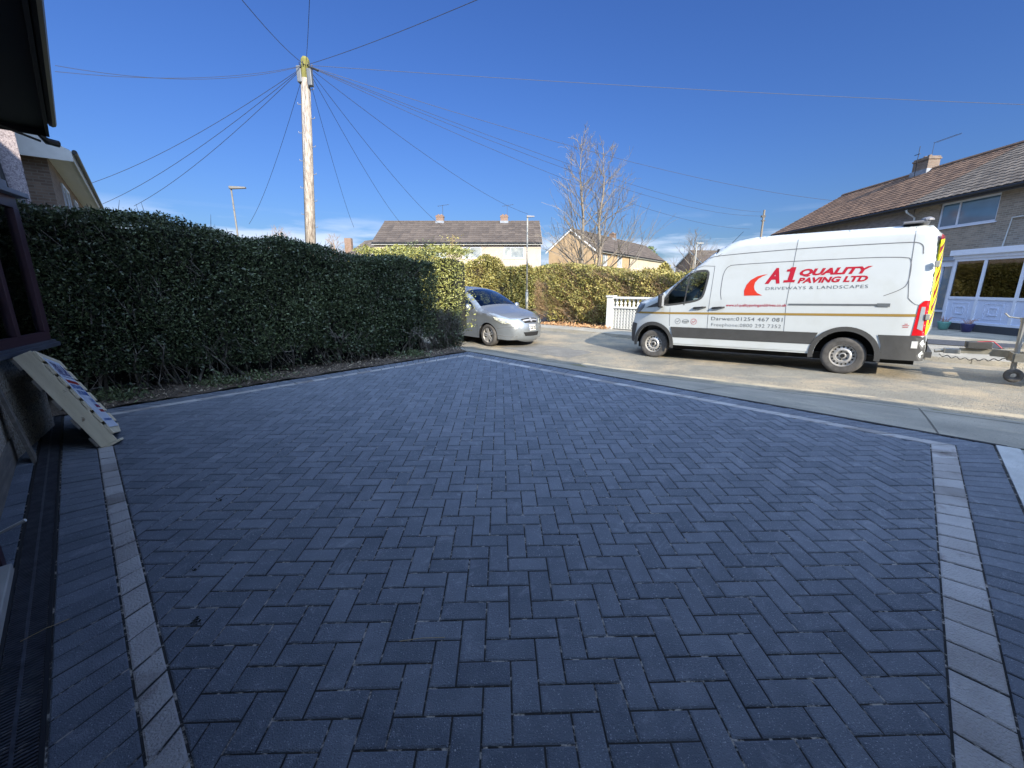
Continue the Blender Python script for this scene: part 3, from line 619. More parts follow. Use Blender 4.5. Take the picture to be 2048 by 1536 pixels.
# --- render house next door, brick house beyond (left background)
qa = ray(62, 400); pa = Vector((qa.x/qa.y*8.1, 8.1, -.1))
nx1 = house('next_door_house', 'pale grey pebbledashed house end with thin pipe behind near hedge', 'house', (pa.x-EW.x*9, pa.y-EW.y*9, 0), math.atan2(EW.y, EW.x), 9, 6, 5.0, 7.2, M['pebblegrey'], M['roofdark'])
pp = MB(); pp.tube([(8.4, -.05, 0), (8.4, -.05, 5)], .035, 8); pp.build('drainpipe', M['gutter'], nx1)
pp = MB(); pp.tube([(8.75, -.045, 3.0), (8.7, -.045, 3.8)], .03, 6); pp.build('overflow_pipe', M['gutter'], nx1)
qb = ray(112, 395); tb = 11.0; pb_ = Vector((qb.x*tb, qb.y*tb, 0))
h_ang = R(131)
bh = empty('brick_house', 'brown brick house with white gable boards and gutter beyond pale gable', 'house', (pb_.x, pb_.y, 0), h_ang)
w = MB(); w.box(0, 16, 0, 7.5, -.2, 5.0, 0); w.add([(0, 0, 5), (0, 7.5, 5), (0, 3.75, 7.0)], [(0, 2, 1)]); w.build('wall', M['brickbrown'], bh)
r = MB(); tile_slab(r, 16.6, -.3, -.45, 4.84, 3.75, 7.1, .45, .4, .02, 3); tile_slab(r, 16.6, -.3, 7.95, 4.84, 3.75, 7.1, .6, .5, .03, 2); r.build('roof', M['roofdark'], bh)
w = MB(); w.box(-.3, 16.3, -.5, -.47, 4.66, 4.86); w.box(-.3, 16.3, -.47, -.004, 4.70, 4.73); w.build('fascia', M['white'], bh)
w = MB(); w.add([(-.33, -.5, 4.6), (-.33, -.5, 4.85), (-.33, 3.75, 7.15), (-.33, 3.75, 6.88), (-.33, 0.9, 4.9), (-.33, .9, 4.6), (-.29, -.5, 4.6), (-.29, -.5, 4.85), (-.29, 3.75, 7.15), (-.29, 3.75, 6.88), (-.29, .9, 4.9), (-.29, .9, 4.6)], [(0, 1, 2, 3, 4, 5), (11, 10, 9, 8, 7, 6), (1, 7, 8, 2), (0, 6, 7, 1), (3, 9, 10, 4), (4, 10, 11, 5), (5, 11, 6, 0), (2, 8, 9, 3)]); w.build('bargeboard', M['white'], bh)
gt = MB(); gt.tube([(-.3, -.56, 4.84), (16.3, -.56, 4.84)], .055, 8); gt.build('gutter', M['gutter'], bh)
for (a, b_) in ((2.0, 3.6), (5.2, 6.2), (8.6, 10.2)): window(bh, a, b_, 3.1, 4.4, ((a+b_)/2,), y=-.04)
# --- house A : long block facing the camera
a0 = atY(748, 489, 38); a1 = atY(1082, 489, 38)
WA = a1.x-a0.x; e_ = a0.z+.25
def pxx(x, Y=38): return atY(x, 500, Y).x-a0.x
winA = [(pxx(775), pxx(800), 4.05, 4.98, (pxx(787),)), (pxx(855), pxx(892), 4.05, 4.98, (pxx(879),)), (pxx(925), pxx(963), 4.05, 4.98, (pxx(940),)), (pxx(1008), pxx(1048), 4.05, 4.98, (pxx(1021),))]
winA2 = [(w_[0], w_[1], 1.2, 2.5, w_[4]) for w_ in winA]
house('cream_terrace', 'long cream rendered house with dark roof and two chimneys beyond hedges', 'house', (a0.x, 38, -.25), 0, WA, 8, 5.45, 7.55, M['pinkr'], M['roofdark'], [w_[:4] for w_ in winA+winA2], winA+winA2, [(pxx(862)*1.05, .7, .62), (pxx(988)*1.08, .7, .62)], oh=.3, ohg=.1)
# --- house B : angled block with gable at its left
pB = Vector((8.5, 45, -.25)); angB = R(55)
wB = [(2.2, 3.7, 3.85, 5.0, (3.2,)), (6.6, 8.2, 3.85, 5.0, (7.6,)), (12.4, 14.2, 3.85, 5.0, (13.6,)), (18.2, 20.2, 3.85, 5.0, (19.5,))]
hB = house('buff_terrace', 'buff and cream rendered house seen at an angle behind bare tree', 'house', pB, angB, 25, 5.4, 5.5, 7.5, M['orange'], M['roofdark'], [w_[:4] for w_ in wB], wB, [(11.5, .8, .7)], oh=.3, ohg=.15, gablem=M['orange'])
w = MB(); w.box(10.6, 25.02, -.03, -.005, -.2, 5.3)
wb2 = MB(); wall_grid(wb2, 25.02, 5.35, [w_[:4] for w_ in wB[2:]], -.03, .03, x0=10.6, z0=-.1); wb2.build('painted_render', M['pale2'], hB)
gt = MB(); gt.tube([(10.5, -.08, 0), (10.5, -.08, 5.3)], .05, 6); gt.build('downpipe', M['gutter'], hB)
# --- house C : small roof between hedge and house A
hC = house('far_cream_house', 'distant cream gabled house at left of the long terrace', 'house', (atY(700, 500, 58).x-1.2, 58, -.2), R(-38), 6, 7.5, 5.2, 7.6, M['cream'], M['roofgrey'], (), None, [], oh=.3)
for (x_, lab) in ((pxx(868)*1.05, 'small television aerial on left chimney of cream terrace'), (pxx(994)*1.08, 'small television aerial on right chimney of cream terrace')):
    q = MB(); q.tube([(0, 0, 0), (0, 0, 1.1)], .02, 4); q.tube([(-.5, 0, 1.0), (.6, 0, 1.15)], .015, 4)
    for k in range(6): q.tube([(-.4+.18*k, -.25, 1.01+.025*k), (-.4+.18*k, .25, 1.01+.025*k)], .01, 3)
    q.build('tv_aerial', M['gutter'], label=lab, cat='aerial', loc=(a0.x+x_, 42, 7.75))
cc = MB(); p = atY(697, 482, 60); cc.box(-.45, .45, -.35, .35, -2.5, .35); cc.build('brick_chimney', M['brickred'], label='lone brick chimney stack just above the dark hedge top', cat='chimney', loc=p)
house('far_red_house', 'distant brown roofed house just left of the van windscreen', 'house', (atY(1412, 500, 70).x, 70, -.2), R(12), 9, 8, 5.0, 7.4, M['brickred'], M['roofdark'])
# --- house D : brown brick pair on the right
rzD = R(-93); 
def Dloc(Y): return Vector((18.2+(Y-16)*math.cos(R(87))/math.sin(R(87)), Y, -.25))
far = house('brown_semi', 'grey brown brick house with brown tiles and chimney behind the van', 'house', Dloc(31.4), rzD, 11.1, 8.2, 5.4, 7.75, M['brickgrey'], M['roofbrown'], (), None, [(6.2, .95, .75)], oh=.4, ohg=.05, fine=True, gutterm=M['gutter'], chimm=M['brickbrown'])
opN = [(1.25, 3.62, 4.07, 5.08)]
near = house('porch_semi', 'speckled brown brick house with white porch and bow window at right edge', 'house', Dloc(20.28), rzD, 13, 8.2, 5.4, 7.75, M['brickpale'], M['roofgrey'], opN, None, [], oh=.4, ohg=.04, fine=True, gutterm=M['gutter'])
window(near, 1.25, 3.62, 4.07, 5.08, (2.06,), pm=M['bluepane'], fw=.07)
dp = MB(); dp.tube([(.05, -.42, 5.05), (.05, -.40, 4.95), (.12, -.06, 4.7), (.12, -.06, 0)], .04, 8); dp.build('downpipe', M['pipe'], near)
dp = MB(); dp.tube([(9, -.05, 4.1), (4.25, -.05, 4.1), (4.15, -.05, 3.0)], .022, 6); dp.build('waste_pipe', M['pipe'], near)
# bow window of the right house
bwn = MB(); B0, B1 = 1.35, 3.3
bwn.box(B0-.1, B1+.1, -.42, -.003, .62, .70); bwn.box(B0-.1, B1+.1, -.42, -.003, 2.45, 2.66)
for x in (B0, B0+.5, B0+1.0, B0+1.5, B1): bwn.box(x-.06, x+.06, -.38, -.30, .70, 2.45)
for x in (B0+.03, B1-.03): bwn.box(x-.03, x+.03, -.30, -.003, .70, 2.45)
bo = bwn.build('bow_window', M['upvc'], near); p_ = MB(); p_.box(B0, B1, -.345, -.335, .70, 2.45); p_.build('pane', M['bluepane'], bo)
rr_ = MB(); rr_.hexa([(B0-.15, -.46, 2.662), (B1+.15, -.46, 2.662), (B1+.1, -.003, 2.662), (B0-.1, -.003, 2.662), (B0-.15, -.46, 2.70), (B1+.15, -.46, 2.70), (B1+.1, -.003, 2.86), (B0-.1, -.003, 2.86)]); rr_.build('bow_roof', M['lead'], near)
lw = MB(); lw.box(B0, B1, -.34, -.003, -.1, .62); lw.build('bay_wall', mat('grey_painted_brick', (.28, .28, .28), .85, var=.1, scale=5), near)
# porch
po = MB(); X0, X1, Yp = 3.45, 7.8, -.95
po.box(X0-.12, X1+.1, Yp-.12, -.003, 2.82, 3.02); po.box(X0-.04, X1+.04, Yp-.04, -.003, 2.70, 2.82)
for x in (X0+.05, 4.62, 5.9, 7.1): po.box(x-.05, x+.05, Yp, Yp+.08, .30, 2.70)
po.box(X0, X1, Yp+.002, Yp+.078, 1.18, 1.28); po.box(X0, X1, Yp+.002, Yp+.078, 2.60, 2.70); po.box(X0, X1, Yp-.01, Yp+.07, .28, .36)
po.box(X1, X1+.06, Yp+.002, -.003, .3, 2.70); po.box(X0, X0+.08, Yp+.08, -.003, .3, .4); po.box(X0, X0+.08, Yp+.08, -.003, 1.18, 1.28)
for x in (X0, ): po.box(x, x+.06, -.1, -.003, .4, 2.7)
pob = po.build('porch', M['upvc'], near)
pn = MB()
for (a, b_) in ((X0+.1, 4.57), (4.67, 5.85), (5.95, 7.05)): pn.box(a, b_, Yp+.03, Yp+.06, .36, 1.18)
pn.box(X0+.02, X0+.05, Yp+.08, -.003, .4, 1.18)
for (a, b_) in ((X0+.1, 4.57), (4.67, 5.85), (5.95, 7.05)):
    m1 = (a+b_)/2
    for (e, yy) in ((.32, .02), (.16, .01)): 
        for (xa, xb, za, zb) in ((m1-e, m1+e, .77-e*.9, .77-e*.9+.03), (m1-e, m1+e, .77+e*.9-.03, .77+e*.9), (m1-e, m1-e+.03, .77-e*.9+.03, .77+e*.9-.03), (m1+e-.03, m1+e, .77-e*.9+.03, .77+e*.9-.03)): pn.box(xa, xb, Yp+yy, Yp+.03, za, zb)
pn.build('panel', mat('pale_blue_white_panel', (.52, .58, .72), .5, var=.03), pob)
pg = MB()
for (a, b_) in ((X0+.1, 4.57), (4.67, 5.85), (5.95, 7.05)): pg.box(a, b_, Yp+.035, Yp+.042, 1.28, 2.60)
pg.box(X0+.03, X0+.036, Yp+.08, -.1, 1.28, 2.7); pg.build('pane', glass('porch_glass', (.45, .55, .68), refl=.8), pob)
pw = MB(); pw.box(X0+.06, X1, -.03, -.004, .3, 2.68); pw.build('porch_back_wall', mat('pale_inner_wall', (.42, .46, .52), .8), near)
pf = MB(); pf.box(X0-.03, X1, Yp-.03, -.003, -.1, .28); pf.build('porch_base', M['darktar'], near)
sh = MB(); sh.box(X0+.12, 7.2, Yp+.1, Yp+.3, 1.14, 1.175); sh.build('porch_shelf', M['white'], pob)
# ornaments behind the porch glass
def near_w(x, y, z): return near.matrix_basis @ Vector((x, y, z))
bpy.context.view_layer.update()
def orn(nm, lab, x, parts):
    p = near.matrix_world @ Vector((x, Yp+.2, 1.178)); b = MB()
    for f in parts: f(b)
    return p, b
for (x, lab, kind) in ((3.9, 'brown leafy pot plant at left end of the porch shelf', 0), (4.35, 'white bird ornament standing on the porch shelf', 1), (5.1, 'cream figurine seated on the porch shelf', 2)):
    p = near.matrix_world @ Vector((x, Yp+.2, 1.178)); b = MB()
    if kind == 0:
        b.lathe([(0, .05), (.1, .08), (.1, .05)], (0, 0, 0), (0, 0, 1), 12)
        for k in range(26): a = random.random()*6.28; e = random.uniform(.1, .28); b.tube([(0, 0, .09), (math.cos(a)*e*.5, math.sin(a)*e*.5, .09+e*.7), (math.cos(a)*e, math.sin(a)*e, .08+e*.6)], [.008, .016, .003], 4)
        b.build('pot_plant', M['leafbrown'], label=lab, cat='plant', loc=p)
    elif kind == 1:
        b.lathe([(0, .05), (.02, .05), (.04, .015), (.14, .03), (.22, .06), (.28, .03)], (0, 0, 0), (0, 0, 1), 12); b.tube([(0, 0, .26), (0, .05, .34), (0, .12, .33), (0, .17, .26)], [.03, .035, .03, .006], 8); b.build('bird_ornament', M['white'], smooth=True, label=lab, cat='ornament', loc=p)
    else:
        b.lathe([(0, .08), (.04, .09), (.12, .06), (.2, .05), (.22, .03), (.26, .05), (.32, .04), (.34, .005)], (0, 0, 0), (0, 0, 1), 14); b.tube([(.05, 0, .18), (.1, 0, .1), (.06, -.03, .06)], .02, 6); b.build('figurine', M['stone'], smooth=True, label=lab, cat='ornament', loc=p)
# pots in front of the porch
potdefs = [(3.35, M['pot'], 'dark blue round pot with pink twiggy plant below porch', .17), (4.1, M['potgreen'], 'pale green planter between the two dark blue pots', .19), (5.0, M['pot'], 'second dark blue pot with bare twigs right of green planter', .19)]
for (x, pm_, lab, rad) in potdefs:
    p = near.matrix_world @ Vector((x, Yp-.45, .0)); p.z = zg(p.x, p.y)
    e = empty('plant_pot', lab, 'plant pot', p, 0, 'pots in front of the porch'); b = MB(); b.lathe([(0, rad*.62), (.02, rad*.7), (.26, rad), (.30, rad*1.05), (.30, rad*.9), (.25, rad*.88), (.24, 0)], (0, 0, 0), (0, 0, 1), 20); b.build('pot', pm_, e, smooth=True)
    b = MB()
    for k in range(30): a = random.random()*6.28; q = random.uniform(.08, .3); b.tube([(math.cos(a)*.05, math.sin(a)*.05, .22), (math.cos(a)*q*.6, math.sin(a)*q*.6, .3+q*.5), (math.cos(a)*q, math.sin(a)*q, .32+random.uniform(.02, .2))], [.006, .005, .003], 3)
    b.build('twigs', mat('pinkish_twigs', (.35, .2, .16), .9), e)
p = near.matrix_world @ Vector((2.75, -1.2, 0)); p.z = zg(p.x, p.y)
b = MB(); b.lathe([(0, .14), (.05, .15), (.08, .1), (.2, .11), (.3, .15), (.38, .12), (.42, .04)], (0, 0, 0), (0, 0, 1), 14); b.tube([(.08, 0, .3), (.2, 0, .24), (.22, 0, .12)], .04, 6); b.build('garden_statue', M['stone'], smooth=True, label='small pale stone garden statue left of the blue pot', cat='statue', loc=p)
# aerials on the brown chimney
ae = MB(); p = far.matrix_world @ Vector((6.2, 4.1, 7.5))
ae.tube([(0, -.5, 0), (0, -.5, 1.6)], .015, 5); ae.tube([(0, .2, .7), (0, .2, 1.75), (1.5, .2, 1.75)], .012, 5)
for k in range(9): ae.tube([(.15*k+.1, .05, 1.75), (.15*k+.1, .35, 1.75)], .006, 3)
ae.tube([(-.25, -.5, 1.2), (.1, -.5, 1.2)], .02, 4); ae.build('tv_aerial', M['gutter'], label='thin television aerials strapped to the brown house chimney', cat='aerial', loc=p, rot=(0, 0, rzD))
# ------------------------------------------------------------------ vegetation
def leaf_mesh(name, P, size, m, parent=None, tone=None, up=.2, aspect=.5, jit=.35, dirv=None, dirk=0., **kw):
    n = len(P); d = rng.normal(size=(n, 3)); d[:, 2] = d[:, 2]*.7+up
    if dirv is not None: d = d*(1-dirk)+np.array(dirv)*dirk*1.5
    d /= np.linalg.norm(d, axis=1)[:, None]
    q = rng.normal(size=(n, 3)); a = np.cross(d, q); a /= np.linalg.norm(a, axis=1)[:, None]; nn = np.cross(d, a)
    L = size*(1+jit*rng.normal(size=n)).clip(.4, 2)[:, None]; Wd = L*aspect*.5
    v = np.empty((n, 4, 3)); v[:, 0] = P; v[:, 1] = P+d*L*.5+a*Wd+nn*L*.08; v[:, 2] = P+d*L; v[:, 3] = P+d*L*.5-a*Wd+nn*L*.08
    me = bpy.data.meshes.new(name); me.vertices.add(4*n); me.vertices.foreach_set('co', v.ravel())
    me.loops.add(4*n); me.loops.foreach_set('vertex_index', np.arange(4*n)); me.polygons.add(n)
    me.polygons.foreach_set('loop_start', np.arange(0, 4*n, 4)); me.polygons.foreach_set('loop_total', np.full(n, 4)); me.materials.append(m)
    me.update(calc_edges=True); me.validate()
    if tone is None: tone = rng.random(n)
    at = me.attributes.new('tone', 'FLOAT', 'FACE'); at.data.foreach_set('value', np.asarray(tone, dtype=np.float32)[:len(me.polygons)])
    o = bpy.data.objects.new(name, me); col.objects.link(o)
    if parent: o.parent = parent
    return tag(o, **kw)
def fnoise(X, Y, k=1., seed=0):
    r = np.random.default_rng(seed); out = 0
    for i in range(6): a, b, c = r.normal(size=3)*k*(1+i*.5); out = out+np.sin(X*a+Y*b+c*3+i)/(1+i*.4)
    return out/3
def hedge(name, label, A, B, thick, hf, n, lsize, lm, zoff=0, bare=.25, stems=30, cat='hedge', wob=.12, seed=1, topgap=0, twigs=0, twigm=None, dir_in=1, twl=.5, core=True, side_bulge=0, stem_h=.7, zb=None, aspect=.5, ctop=.30):
    A = Vector((*A, 0)); B = Vector((*B, 0)); L = (B-A).length; u = (B-A)/L; v = Vector((-u.y, u.x, 0))*dir_in
    base = A.copy(); base.z = zg(A.x, A.y) if zb is None else zb; h = empty(name, label, cat, base)
    t = rng.random(n*2)*L; fr = rng.random(n*2); face = rng.random(n*2)
    # faces: front (0-.6), top(.6-.82), ends, inner
    Hh = np.array([hf(x/L) for x in t]); z = fr**.9*Hh; dpt = np.abs(rng.normal(size=n*2))*.10
    top = (face > .62) & (face < .85); inner = face >= .9; ends = (face >= .85) & (face < .9)
    y = dpt.copy(); y[top] = rng.random(top.sum())*thick; z[top] = Hh[top]-np.abs(rng.normal(size=top.sum()))*.07
    y[inner] = rng.random(inner.sum())*thick; y[ends] = rng.random(ends.sum())*thick; e_ = rng.random(ends.sum()) > .5; t[ends] = np.where(e_, L-np.abs(rng.normal(size=ends.sum()))*.08, np.abs(rng.normal(size=ends.sum()))*.08)
    y = y+wob*fnoise(t*1.6, z*1.8, 1.2, seed)+side_bulge*np.sin(z/2.4*3.1)*-1
    z = z+.05*fnoise(t*3, y*3, 2., seed+1)*(z > .6*Hh)+rng.normal(size=n*2)*.012
    keepm = (z > bare*(1+.5*fnoise(t*2.2, y*0, 1.5, seed+2))) | (rng.random(n*2) < .10)
    if topgap: gap = fnoise(t*4, z*5, 2., seed+3) > .25; keepm &= ~((z > Hh-.42) & gap & (rng.random(n*2) < topgap))
    idx = np.where(keepm & (z > .02))[0][:n]
    P = np.stack([t[idx]*u.x+y[idx]*v.x, t[idx]*u.y+y[idx]*v.y, z[idx]], -1)
    tone = (rng.random(len(idx))**1.6*.75+.25*fnoise(t[idx]*.8, z[idx]*.8, 1.5, seed+4)).clip(0, 1)
    leaf_mesh('foliage', P, lsize, lm, h, tone, up=.35, aspect=aspect)
    if core:  # solid dark core added inside the hedge to stop light showing through
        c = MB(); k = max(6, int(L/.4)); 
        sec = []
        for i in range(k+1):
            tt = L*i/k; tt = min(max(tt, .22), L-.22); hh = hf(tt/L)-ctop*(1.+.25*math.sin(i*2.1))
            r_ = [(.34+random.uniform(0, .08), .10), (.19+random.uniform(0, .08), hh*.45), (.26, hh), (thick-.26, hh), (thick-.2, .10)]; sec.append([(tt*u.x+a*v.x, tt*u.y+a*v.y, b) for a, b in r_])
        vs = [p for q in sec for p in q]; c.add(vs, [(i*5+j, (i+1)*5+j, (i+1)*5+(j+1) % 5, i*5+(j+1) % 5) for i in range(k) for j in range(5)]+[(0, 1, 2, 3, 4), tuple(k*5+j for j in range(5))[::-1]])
        c.build('shade_core', M['core'], h)
    if stems:
        s = MB()
        for i in range(stems):
            t0 = random.uniform(.05, L-.05); y0 = random.uniform(.08, thick*.55); p = Vector((t0*u.x+y0*v.x, t0*u.y+y0*v.y, -.03)); d = Vector((random.gauss(0, .22), random.gauss(0, .22), 1)); r0 = random.uniform(.008, .024); pts = [p]
            for k in range(5): d += Vector((random.gauss(0, .3), random.gauss(0, .3), 0)); p = p+d.normalized()*stem_h/5; pts.append(p)
            s.tube(pts, [r0*(1-.13*k) for k in range(6)], 5)
            for k in range(3):
                q = pts[random.randint(1, 4)]; d2 = Vector((random.gauss(0, 1), random.gauss(0, 1), random.uniform(.1, 1))).normalized(); s.tube([q, q+d2*.12, q+d2*.2+Vector((random.gauss(0, .05), random.gauss(0, .05), .12))], [r0*.4, r0*.3, r0*.15], 4, cap=False)
        s.build('stems', M['stem'], h)
    if twigs:
        s = MB()
        for i in range(twigs):
            t0 = random.random()*L; z0 = random.uniform(.1, 1)*hf(t0/L); y0 = random.uniform(-.03, .1)-side_bulge*math.sin(z0/2.4*3.1)+.1; p = Vector((t0*u.x+y0*v.x, t0*u.y+y0*v.y, z0)); d = Vector((-v.x*.35+random.gauss(0, .35), -v.y*.35+random.gauss(0, .35), random.uniform(.1, 1.1))).normalized(); l = random.uniform(.3, 1)*twl
            s.tube([p-d*.15, p+d*l*.5, p+d*l+Vector((0, 0, random.uniform(-.05, .08)))], [.005, .004, .0015], 3, cap=False)
        s.build('twigs', twigm or M['stem'], h)
    return h
# hedge along the driveway (dark, in shade)
hA0 = SW(6.45, -10.9); hA1 = SW(5.86, -4.98)
topA = lambda t: interp(t, [0, .15, .3, .5, .8, 1], [2.20, 2.22, 2.17, 2.02, 1.83, 1.76]) + .015*math.sin(t*23)+.012*math.sin(t*57+1)
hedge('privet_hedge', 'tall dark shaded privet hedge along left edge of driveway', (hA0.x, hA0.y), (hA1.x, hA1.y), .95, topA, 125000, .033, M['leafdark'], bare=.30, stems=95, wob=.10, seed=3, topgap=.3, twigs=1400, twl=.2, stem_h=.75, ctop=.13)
# straggly end bush at pavement
eb = hedge('straggly_bush', 'straggly grey green twiggy bush at street end of dark hedge', (-1.42, 8.08), (-.98, 8.45), .7, lambda t: interp(t, [0, 1], [.80, .55]), 2200, .035, M['leafdark'], bare=.02, stems=26, seed=9, twigs=420, twl=.28, core=False, stem_h=.5)
# sunny hedge just behind
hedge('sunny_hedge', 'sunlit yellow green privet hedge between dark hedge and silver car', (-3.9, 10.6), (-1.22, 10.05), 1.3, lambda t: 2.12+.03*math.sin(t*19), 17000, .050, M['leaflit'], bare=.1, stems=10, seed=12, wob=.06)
# hedges across the road
q0 = SW(10.7, 4.9); q1 = SW(1.2, 4.95)
hedge('bushy_hedge', 'bushy olive and brown hedge across the road right of slim lamp post', (q0.x, q0.y), (q1.x, q1.y), 2.2, lambda t: interp(t, [0, .04, .12, .3, .5, 1], [1.9, 2.45, 2.45, 2.15, 2.05, 1.9])+.07*math.sin(t*31)+.05*math.sin(t*71), 42000, .075, M['leafgreen'], bare=.12, stems=50, seed=21, wob=.22, twigs=2600, twigm=M['leafbrown'], twl=.5)
hedge('garden_hedge', 'low green garden hedge in front of the buff gabled house', (3.4, 33), (17, 34), 1.6, lambda t: 2.4+.1*math.sin(t*29), 7000, .13, M['leafgreen'], bare=.1, stems=0, seed=51, wob=.2)
# brown twiggy skirt on the corner of that hedge
hedge('brown_bush', 'brown twiggy bush at road corner of the olive hedge', (q0.x-.55, q0.y+.5), (q0.x+1.9, q0.y-1.45), .9, lambda t: interp(t, [0, .3, 1], [1.75, 1.5, 1.05]), 6500, .06, M['leafbrown'], bare=.05, stems=22, seed=33, twigs=1300, twigm=M['leafbrown'], twl=.5, core=False, aspect=.35)
hedge('far_hedge', 'long sunlit olive hedge behind car and lamp post', (-10.5, 26.5), (6.5, 30.2), 2.5, lambda t: interp(t, [0, .184, .309, .368, .44, .485, .55, .625, .735], [3.2, 3.6, 3.7, 3.2, 2.9, 3.5, 3.45, 2.8, 2.9])+.12*math.sin(t*50)+.1*math.sin(t*113), 58000, .12, M['leafolive'], bare=.1, stems=20, seed=41, wob=.3, twigs=900, twigm=M['leafbrown'], twl=1.0)
def branchy(mb, p, d, l, r, depth, maxd, up=.25, spread=.5, kids=3, crook=.12, minr=.004, tips=None):
    n = 4; pts = [p]; rs = [r]
    for i in range(n):
        d = (d+Vector((random.gauss(0, crook), random.gauss(0, crook), random.gauss(0, crook)+up*.12))).normalized(); p = p+d*l/n; pts.append(p); rs.append(max(minr, r*(1-.5*(i+1)/n)))
    mb.tube(pts, rs, 5 if depth < 2 else 3, cap=False)
    if tips is not None and depth >= maxd-1: tips.append(p)
    if depth >= maxd: return
    for k in range(kids):
        t = random.uniform(.3, 1); i = min(n-1, int(t*n)); q = pts[i].lerp(pts[i+1], t*n-i) if i < n else pts[-1]
        a = Vector((random.gauss(0, 1), random.gauss(0, 1), random.gauss(0, .6))); a = (a-d*a.dot(d)).normalized()
        nd = (d+a*spread*random.uniform(.7, 1.3)+Vector((0, 0, up))).normalized()
        branchy(mb, q, nd, l*random.uniform(.5, .72), max(minr, rs[i]*.6), depth+1, maxd, up, spread, kids, crook, minr, tips)
def leader_tree(name, label, base, h, r, limbs, maxd=3, seed=1, lean=(0, 0), limb_len=.42, start=.12, group=None, m='bark', up=.45):
    random.seed(seed); e = empty(name, label, 'tree', base, 0, group); t = MB(); pts = []; rs = []; n = 12
    for i in range(n+1): k = i/n; pts.append(Vector((lean[0]*k+.06*math.sin(i*1.3+seed), lean[1]*k+.05*math.cos(i*1.7), h*k))); rs.append(max(.008, r*(1-k)**.8))
    t.tube(pts, rs, 8); t.build('trunk', M[m], e, smooth=True)
    b = MB()
    for i in range(limbs):
        k = start+(1-start)*(i/limbs)**.9; j = min(n-1, int(k*n)); q = pts[j].lerp(pts[j+1], k*n-j); a = i*2.4+random.uniform(-.5, .5)
        d = Vector((math.cos(a), math.sin(a), .55+k*.75)).normalized(); l = h*limb_len*(1-k*.86)
        branchy(b, q, d, l, rs[j]*.40, 1, maxd, up*.55, .62, 4, .12, .0055)
    b.build('branches', M[m], e); return e
tb_ = atY(1172, 560, 20.5); t2_ = atY(1193, 560, 20.0)
leader_tree('bare_tree', 'tall bare tree with slim straight trunk, left of the pair', (tb_.x, 20.5, -.2), 8.1, .11, 32, 3, 5, (-.5, 0), .35, .16, group='pair of bare trees')
leader_tree('bare_tree', 'slightly shorter bare tree, right of the pair behind hedge', (t2_.x, 20.0, -.2), 7.5, .11, 28, 3, 8, (.1, 0), .40, .14, group='pair of bare trees')
tf = atY(1385, 540, 46)
leader_tree('bare_tree', 'small rounded bare tree just left of the van roof', (tf.x, 46, -.2), 6.9, .2, 26, 3, 11, (0, 0), .52, m='bark', start=.2)
random.seed(5)
for (x, y, Y, hh, lab) in ((560, 470, 40, 6.4, 'faint leafless reddish tree behind hedge left of telegraph pole'), (668, 480, 44, 6.2, 'faint leafless reddish tree behind hedge right of telegraph pole')):
    p = atY(x, y, Y); leader_tree('bare_tree', lab, (p.x, Y, -.2), hh, .15, 26, 3, int(x), (0, 0), .5, m='leafbrown', start=.25)
def bush_tree(name, label, base, h, rad, n, ls, m, seed=1, conical=False, cat='tree'):
    e = empty(name, label, cat, base); t = MB(); t.tube([(0, 0, 0), (0, 0, h*.5), (.03, 0, h*.85)], [.08, .05, .015], 6); t.build('trunk', M['bark'], e)
    r = np.random.default_rng(seed); a = r.random(n)*2*PI; z = r.random(n)**.8; prof = (1-z)**.6 if conical else np.sqrt(np.clip(1-(2*z-1)**2, 0, 1))
    rr = rad*prof*(.55+.45*r.random(n)**.5)*(1+.28*np.sin(a*5+z*9+seed)+.15*np.sin(a*11+z*23)); P = np.stack([rr*np.cos(a), rr*np.sin(a), h*(.08+.92*z)], -1)
    leaf_mesh('crown', P, ls, m, e, (.35+.3*np.sin(a*4+z*8)+r.random(n)*.4).clip(0, 1), up=.9); return e
p = atY(1327, 560, 27); bush_tree('conifer', 'bright green conifer bush in front of buff house end', (p.x, 27, -.2), 2.95, 1.15, 5200, .14, M['leafgreen'], 3, True)
p = atY(1313, 540, 60); bush_tree('evergreen_tree', 'small dark evergreen treetop behind end of the buff house', (p.x+1.4, 68, -.2), 7.5, 1.3, 1500, .3, M['leafdark'], 4)
p = atY(905, 560, 24); leader_tree('sapling', 'thin leafy sapling poking above far hedge by cream house', (p.x, 24.5, -.1), 4.3, .03, 20, 2, 17, (0, 0), .2, m='leafbrown', start=.5)
lf = MB(); pp_ = []
r = np.random.default_rng(3); P = np.stack([r.normal(size=260)*.3, r.normal(size=260)*.2, 3.0+r.random(260)*1.3], -1)
sap = [o for o in bpy.data.objects if o.name.startswith('sapling')][0]; leaf_mesh('leaves', P, .09, M['leafolive'], sap)
# weeds and litter on the soil bed
def soilpt(t, d):
    A = Vector(r2[3]); B = Vector(r2[2]); u = (B-A).normalized(); nn = Vector((-u.y, u.x)); q = A.lerp(B, t)+nn*d; return q
random.seed(21)
for k, (t, d, n, lab) in enumerate(((.08, .34, 500, 'clump of green weeds nearest the pallet under hedge'), (.27, .30, 420, 'low green weed patch on soil mid way along hedge'), (.36, .22, 240, 'small weed patch close to the edging under hedge'), (.80, .24, 420, 'grassy weed patch near street end of soil bed'))):
    q = soilpt(t, d); P = np.stack([rng.normal(size=n)*.17, rng.normal(size=n)*.10, np.abs(rng.normal(size=n))*.05], -1)
    o = leaf_mesh('weed_patch', P, .05, M['leafdark'], None, up=.8, aspect=.3, label=lab, cat='weeds', group='weed patches under the hedge'); o.location = (q.x, q.y, zdrive(q.x, q.y)+.02)
n = 2600; T = rng.random(n); Dd = rng.random(n)**1.3*1.1+.02; P = []
